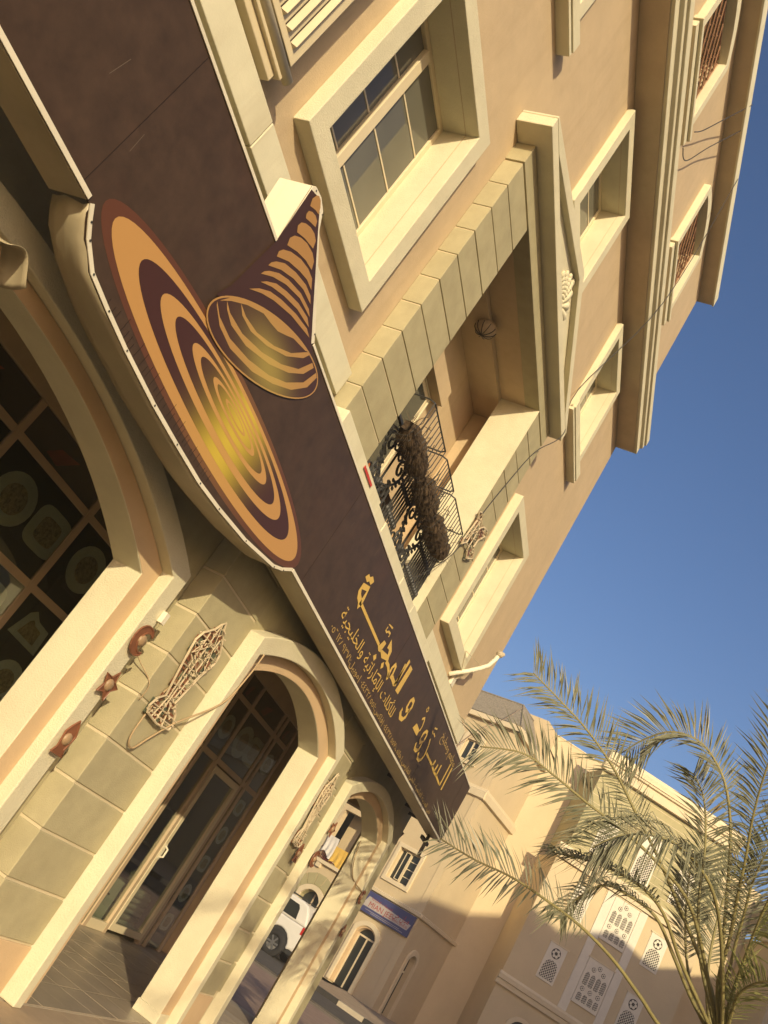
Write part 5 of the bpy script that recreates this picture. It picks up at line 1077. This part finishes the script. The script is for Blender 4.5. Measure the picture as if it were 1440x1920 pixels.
# ---------------------------------------------------------------- palms
def leafmat(name, c1, c2, trans=.25):
    mt = bpy.data.materials.new(name); mt.use_nodes = True; t = mt.node_tree; N = t.nodes; L = t.links; p = N['Principled BSDF']; p.inputs['Roughness'].default_value = .42
    g = N.new('ShaderNodeNewGeometry'); n = N.new('ShaderNodeTexNoise'); n.inputs['Scale'].default_value = 5.0; n.inputs['Detail'].default_value = 5; L.new(g.outputs['Position'], n.inputs['Vector'])
    r = N.new('ShaderNodeValToRGB'); r.color_ramp.elements[0].position = .3; r.color_ramp.elements[1].position = .62; e2 = r.color_ramp.elements.new(.78); e2.color = (.33, .25, .13, 1); r.color_ramp.elements[0].color = (*c1, 1); r.color_ramp.elements[1].color = (*c2, 1)
    L.new(n.outputs['Fac'], r.inputs['Fac']); L.new(r.outputs[0], p.inputs['Base Color'])
    tl = N.new('ShaderNodeBsdfTranslucent'); L.new(r.outputs[0], tl.inputs[0]); mx = N.new('ShaderNodeMixShader'); mx.inputs[0].default_value = trans
    L.new(p.outputs[0], mx.inputs[1]); L.new(tl.outputs[0], mx.inputs[2]); L.new(mx.outputs[0], N['Material Output'].inputs['Surface']); return mt
M_LEAF = leafmat('palm_leaf', (.145, .15, .085), (.29, .285, .185), .3); M_LEAFY = leafmat('young_palm_leaf', (.17, .19, .05), (.30, .30, .11)); M_STEM = mat('palm_stem', (.22, .19, .075), rough=.6, var=.2, bump=.2)
M_BARK = mat('palm_bark', (.17, .115, .06), rough=1, var=.4, scale=12, bump=1, bscale=40)
def smoothpath(pts, n):
    P = [Vector(p) for p in pts]; out = []; m_ = len(P) - 1
    for i in range(n + 1):
        u = i / n * m_; k = min(int(u), m_ - 1); t = u - k; a = P[max(k - 1, 0)]; b = P[k]; c = P[k + 1]; d = P[min(k + 2, m_)]
        out.append(.5 * ((2 * b) + (-a + c) * t + (2 * a - 5 * b + 4 * c - d) * t * t + (-a + 3 * b - 3 * c + d) * t ** 3))
    return out
def frond(par, pts, rnd, start=.3, ll=.42, m_=None, n=52, droop=.25, face=None):
    path = smoothpath(pts, 60); mb = MB(); L_ = len(path) - 1
    up0 = None
    n = int(n * 1.3)
    for i in range(n):
        u = start + (1 - start) * (i + .5) / n; k = min(int(u * L_), L_ - 1); p = path[k].lerp(path[k + 1], u * L_ - k)
        d = (path[min(k + 2, L_)] - path[max(k - 1, 0)]).normalized()
        a = face or Vector((0, 0, 1)); s_ = d.cross(a)
        if s_.length < .2: s_ = d.cross(Vector((1, 0, 0)))
        s_.normalize(); nrm = s_.cross(d).normalized()
        prof_ = math.sin(PI * min(1, (1 - u) / (1 - start) * .86 + .14)) ** .6
        for sg in (-1, 1):
            if rnd.random() < .05: continue
            l = 1.18 * ll * (.4 + .6 * prof_) * rnd.uniform(.75, 1.15); fwd = rnd.uniform(.30, .60) + .35 * u
            di = (s_ * sg * rnd.uniform(.75, 1.1) + d * fwd + nrm * rnd.uniform(.0, .6)).normalized()
            w_ = .0095 * rnd.uniform(.8, 1.2) * (.55 + .45 * prof_)
            wv = di.cross(nrm); wv = (wv + nrm * rnd.uniform(-.6, .6)).normalized() * w_
            q0 = p; q1 = p + di * l * .45; q2 = p + di * l - Vector((0, 0, droop * l * rnd.uniform(.2, .9)))
            fold = nrm * w_ * .5
            mb.add([q0 - wv * .4, q0 + wv * .4, q1 - wv + fold, q1 + wv + fold, q1 - fold * .3, q2], [(0, 4, 2), (0, 1, 4), (1, 3, 4), (2, 4, 5), (4, 3, 5)])
    o = part('frond', mb, m_ or M_LEAF, par)
    rad = [.017 * (1 - .8 * i / L_) + .003 for i in range(L_ + 1)]
    part('stem', MB().tube(path[::2] if (L_ + 1) % 2 == 0 else path[::2], rad[::2], 6), M_STEM, o, smooth=True)
    return o
rnd = random.Random(3)
PALM = thing('palm_tree', 'date palm with long feathery fronds at the edge of the street', 'palm tree', (9.66, -.88, -.06))
tk = MB(); n = 40
rr = [.17 + .02 * ((i * 7) % 3) * .5 for i in range(n + 1)]
tk.tube([(9.66 + .02 * math.sin(i * .4), -.88, -.08 + 2.4 * i / n) for i in range(n + 1)], [r * (1.15 - .25 * i / n) for i, r in enumerate(rr)], 12)
part('trunk', tk, M_BARK, PALM)
for k in range(26):
    a = k * 2.4; z = .25 + k * .082; part('leaf_base', MB().tube([(9.66 + .15 * math.cos(a), -.88 + .15 * math.sin(a), z), (9.66 + .24 * math.cos(a), -.88 + .24 * math.sin(a), z + .16)], [.05, .02], 5), M_BARK, PALM)
VF = Vector((-.80, -.25, .25))
spec = dict(a=(.44, .40, 54, VF), b=(.46, .40, 52, VF), c=(.48, .34, 42, Vector((-.7, -.3, .5))), d=(.48, .27, 56, None), d2=(.45, .24, 44, None), e=(.46, .44, 60, Vector((-.4, -.1, .8))), g=(.38, .40, 58, Vector((-.7, -.5, .3))), h=(.34, .42, 56, VF), i=(.2, .34, 44, Vector((-.5, -.5, .5))), j=(.25, .3, 36, None), k=(.42, .36, 54, VF), l=(.45, .3, 50, Vector((-.6, 0, .6))), m=(.2, .34, 36, None), n=(.2, .3, 36, None))
for k, pts in FRONDS.items():
    if k in ('j', 'n'): continue
    st_, ll_, n_, fc = spec[k]; frond(PALM, pts, rnd, st_, ll_, M_LEAFY if k in 'ijm' else M_LEAF, n_, {'e': 1.1, 'd': .8, 'd2': .8}.get(k, .15), fc)
# more fronds in the heart of the crown, in front of and behind those above
for k, (dx, dy, dz, sc_) in (('l', (.15, -.30, .12, 1.0)), ('h', (.35, -.15, -.2, .85))):
    pts = FRONDS[k]; b0 = Vector(pts[0]); n_ = len(pts) - 1
    pts = [b0 + (Vector(p) - b0) * sc_ + Vector((dx, dy, dz)) * (i / n_) * 1.4 for i, p in enumerate(pts)]
    st_, ll_, q, fc = spec[k]; frond(PALM, pts, rnd, st_, ll_, M_LEAF, q, .9 if k in 'ed' else .2, fc)
# a taller palm behind the camera throws leaf shade on the far pillar
PALM2 = thing('palm_tree', 'tall date palm standing on the pavement behind the viewer', 'palm tree', (-1.6, -5.2, 0))
part('trunk', MB().tube([(-1.6 + .03 * math.sin(i), -5.2, -.08 + 5.3 * i / 20) for i in range(21)], [.2 - .004 * i + .015 * (i % 2) for i in range(21)], 10), M_BARK, PALM2)
for k in range(16):
    a = k * 2.399; L_ = 1.7 + .3 * (k % 3); ri = .25 + .5 * (k % 4) / 3
    frond(PALM2, [(-1.6, -5.2, 5.2)] + [(-1.6 + math.cos(a) * L_ * t, -5.2 + math.sin(a) * L_ * t, 5.2 + 2.4 * ri * t - 1.9 * t * t * (1.1 - ri * .5)) for t in (.25, .5, .75, 1)], rnd, .2, .40, M_LEAF, 36)

# ---------------------------------------------------------------- dusty air
hz = MB().box(-45, 80, -45, 45, -1.3, 19.5)
ho = bpy.data.objects.new('haze', hz.mesh('haze')); COL.objects.link(ho); ho['kind'] = 'stuff'
hm = bpy.data.materials.new('dusty_air'); hm.use_nodes = True; N = hm.node_tree.nodes; N.remove(N['Principled BSDF'])
pv_ = N.new('ShaderNodeVolumePrincipled'); pv_.inputs['Color'].default_value = (.95, .88, .76, 1); pv_.inputs['Density'].default_value = .0020; pv_.inputs['Anisotropy'].default_value = .1
hm.node_tree.links.new(pv_.outputs[0], N['Material Output'].inputs['Volume']); ho.data.materials.append(hm)
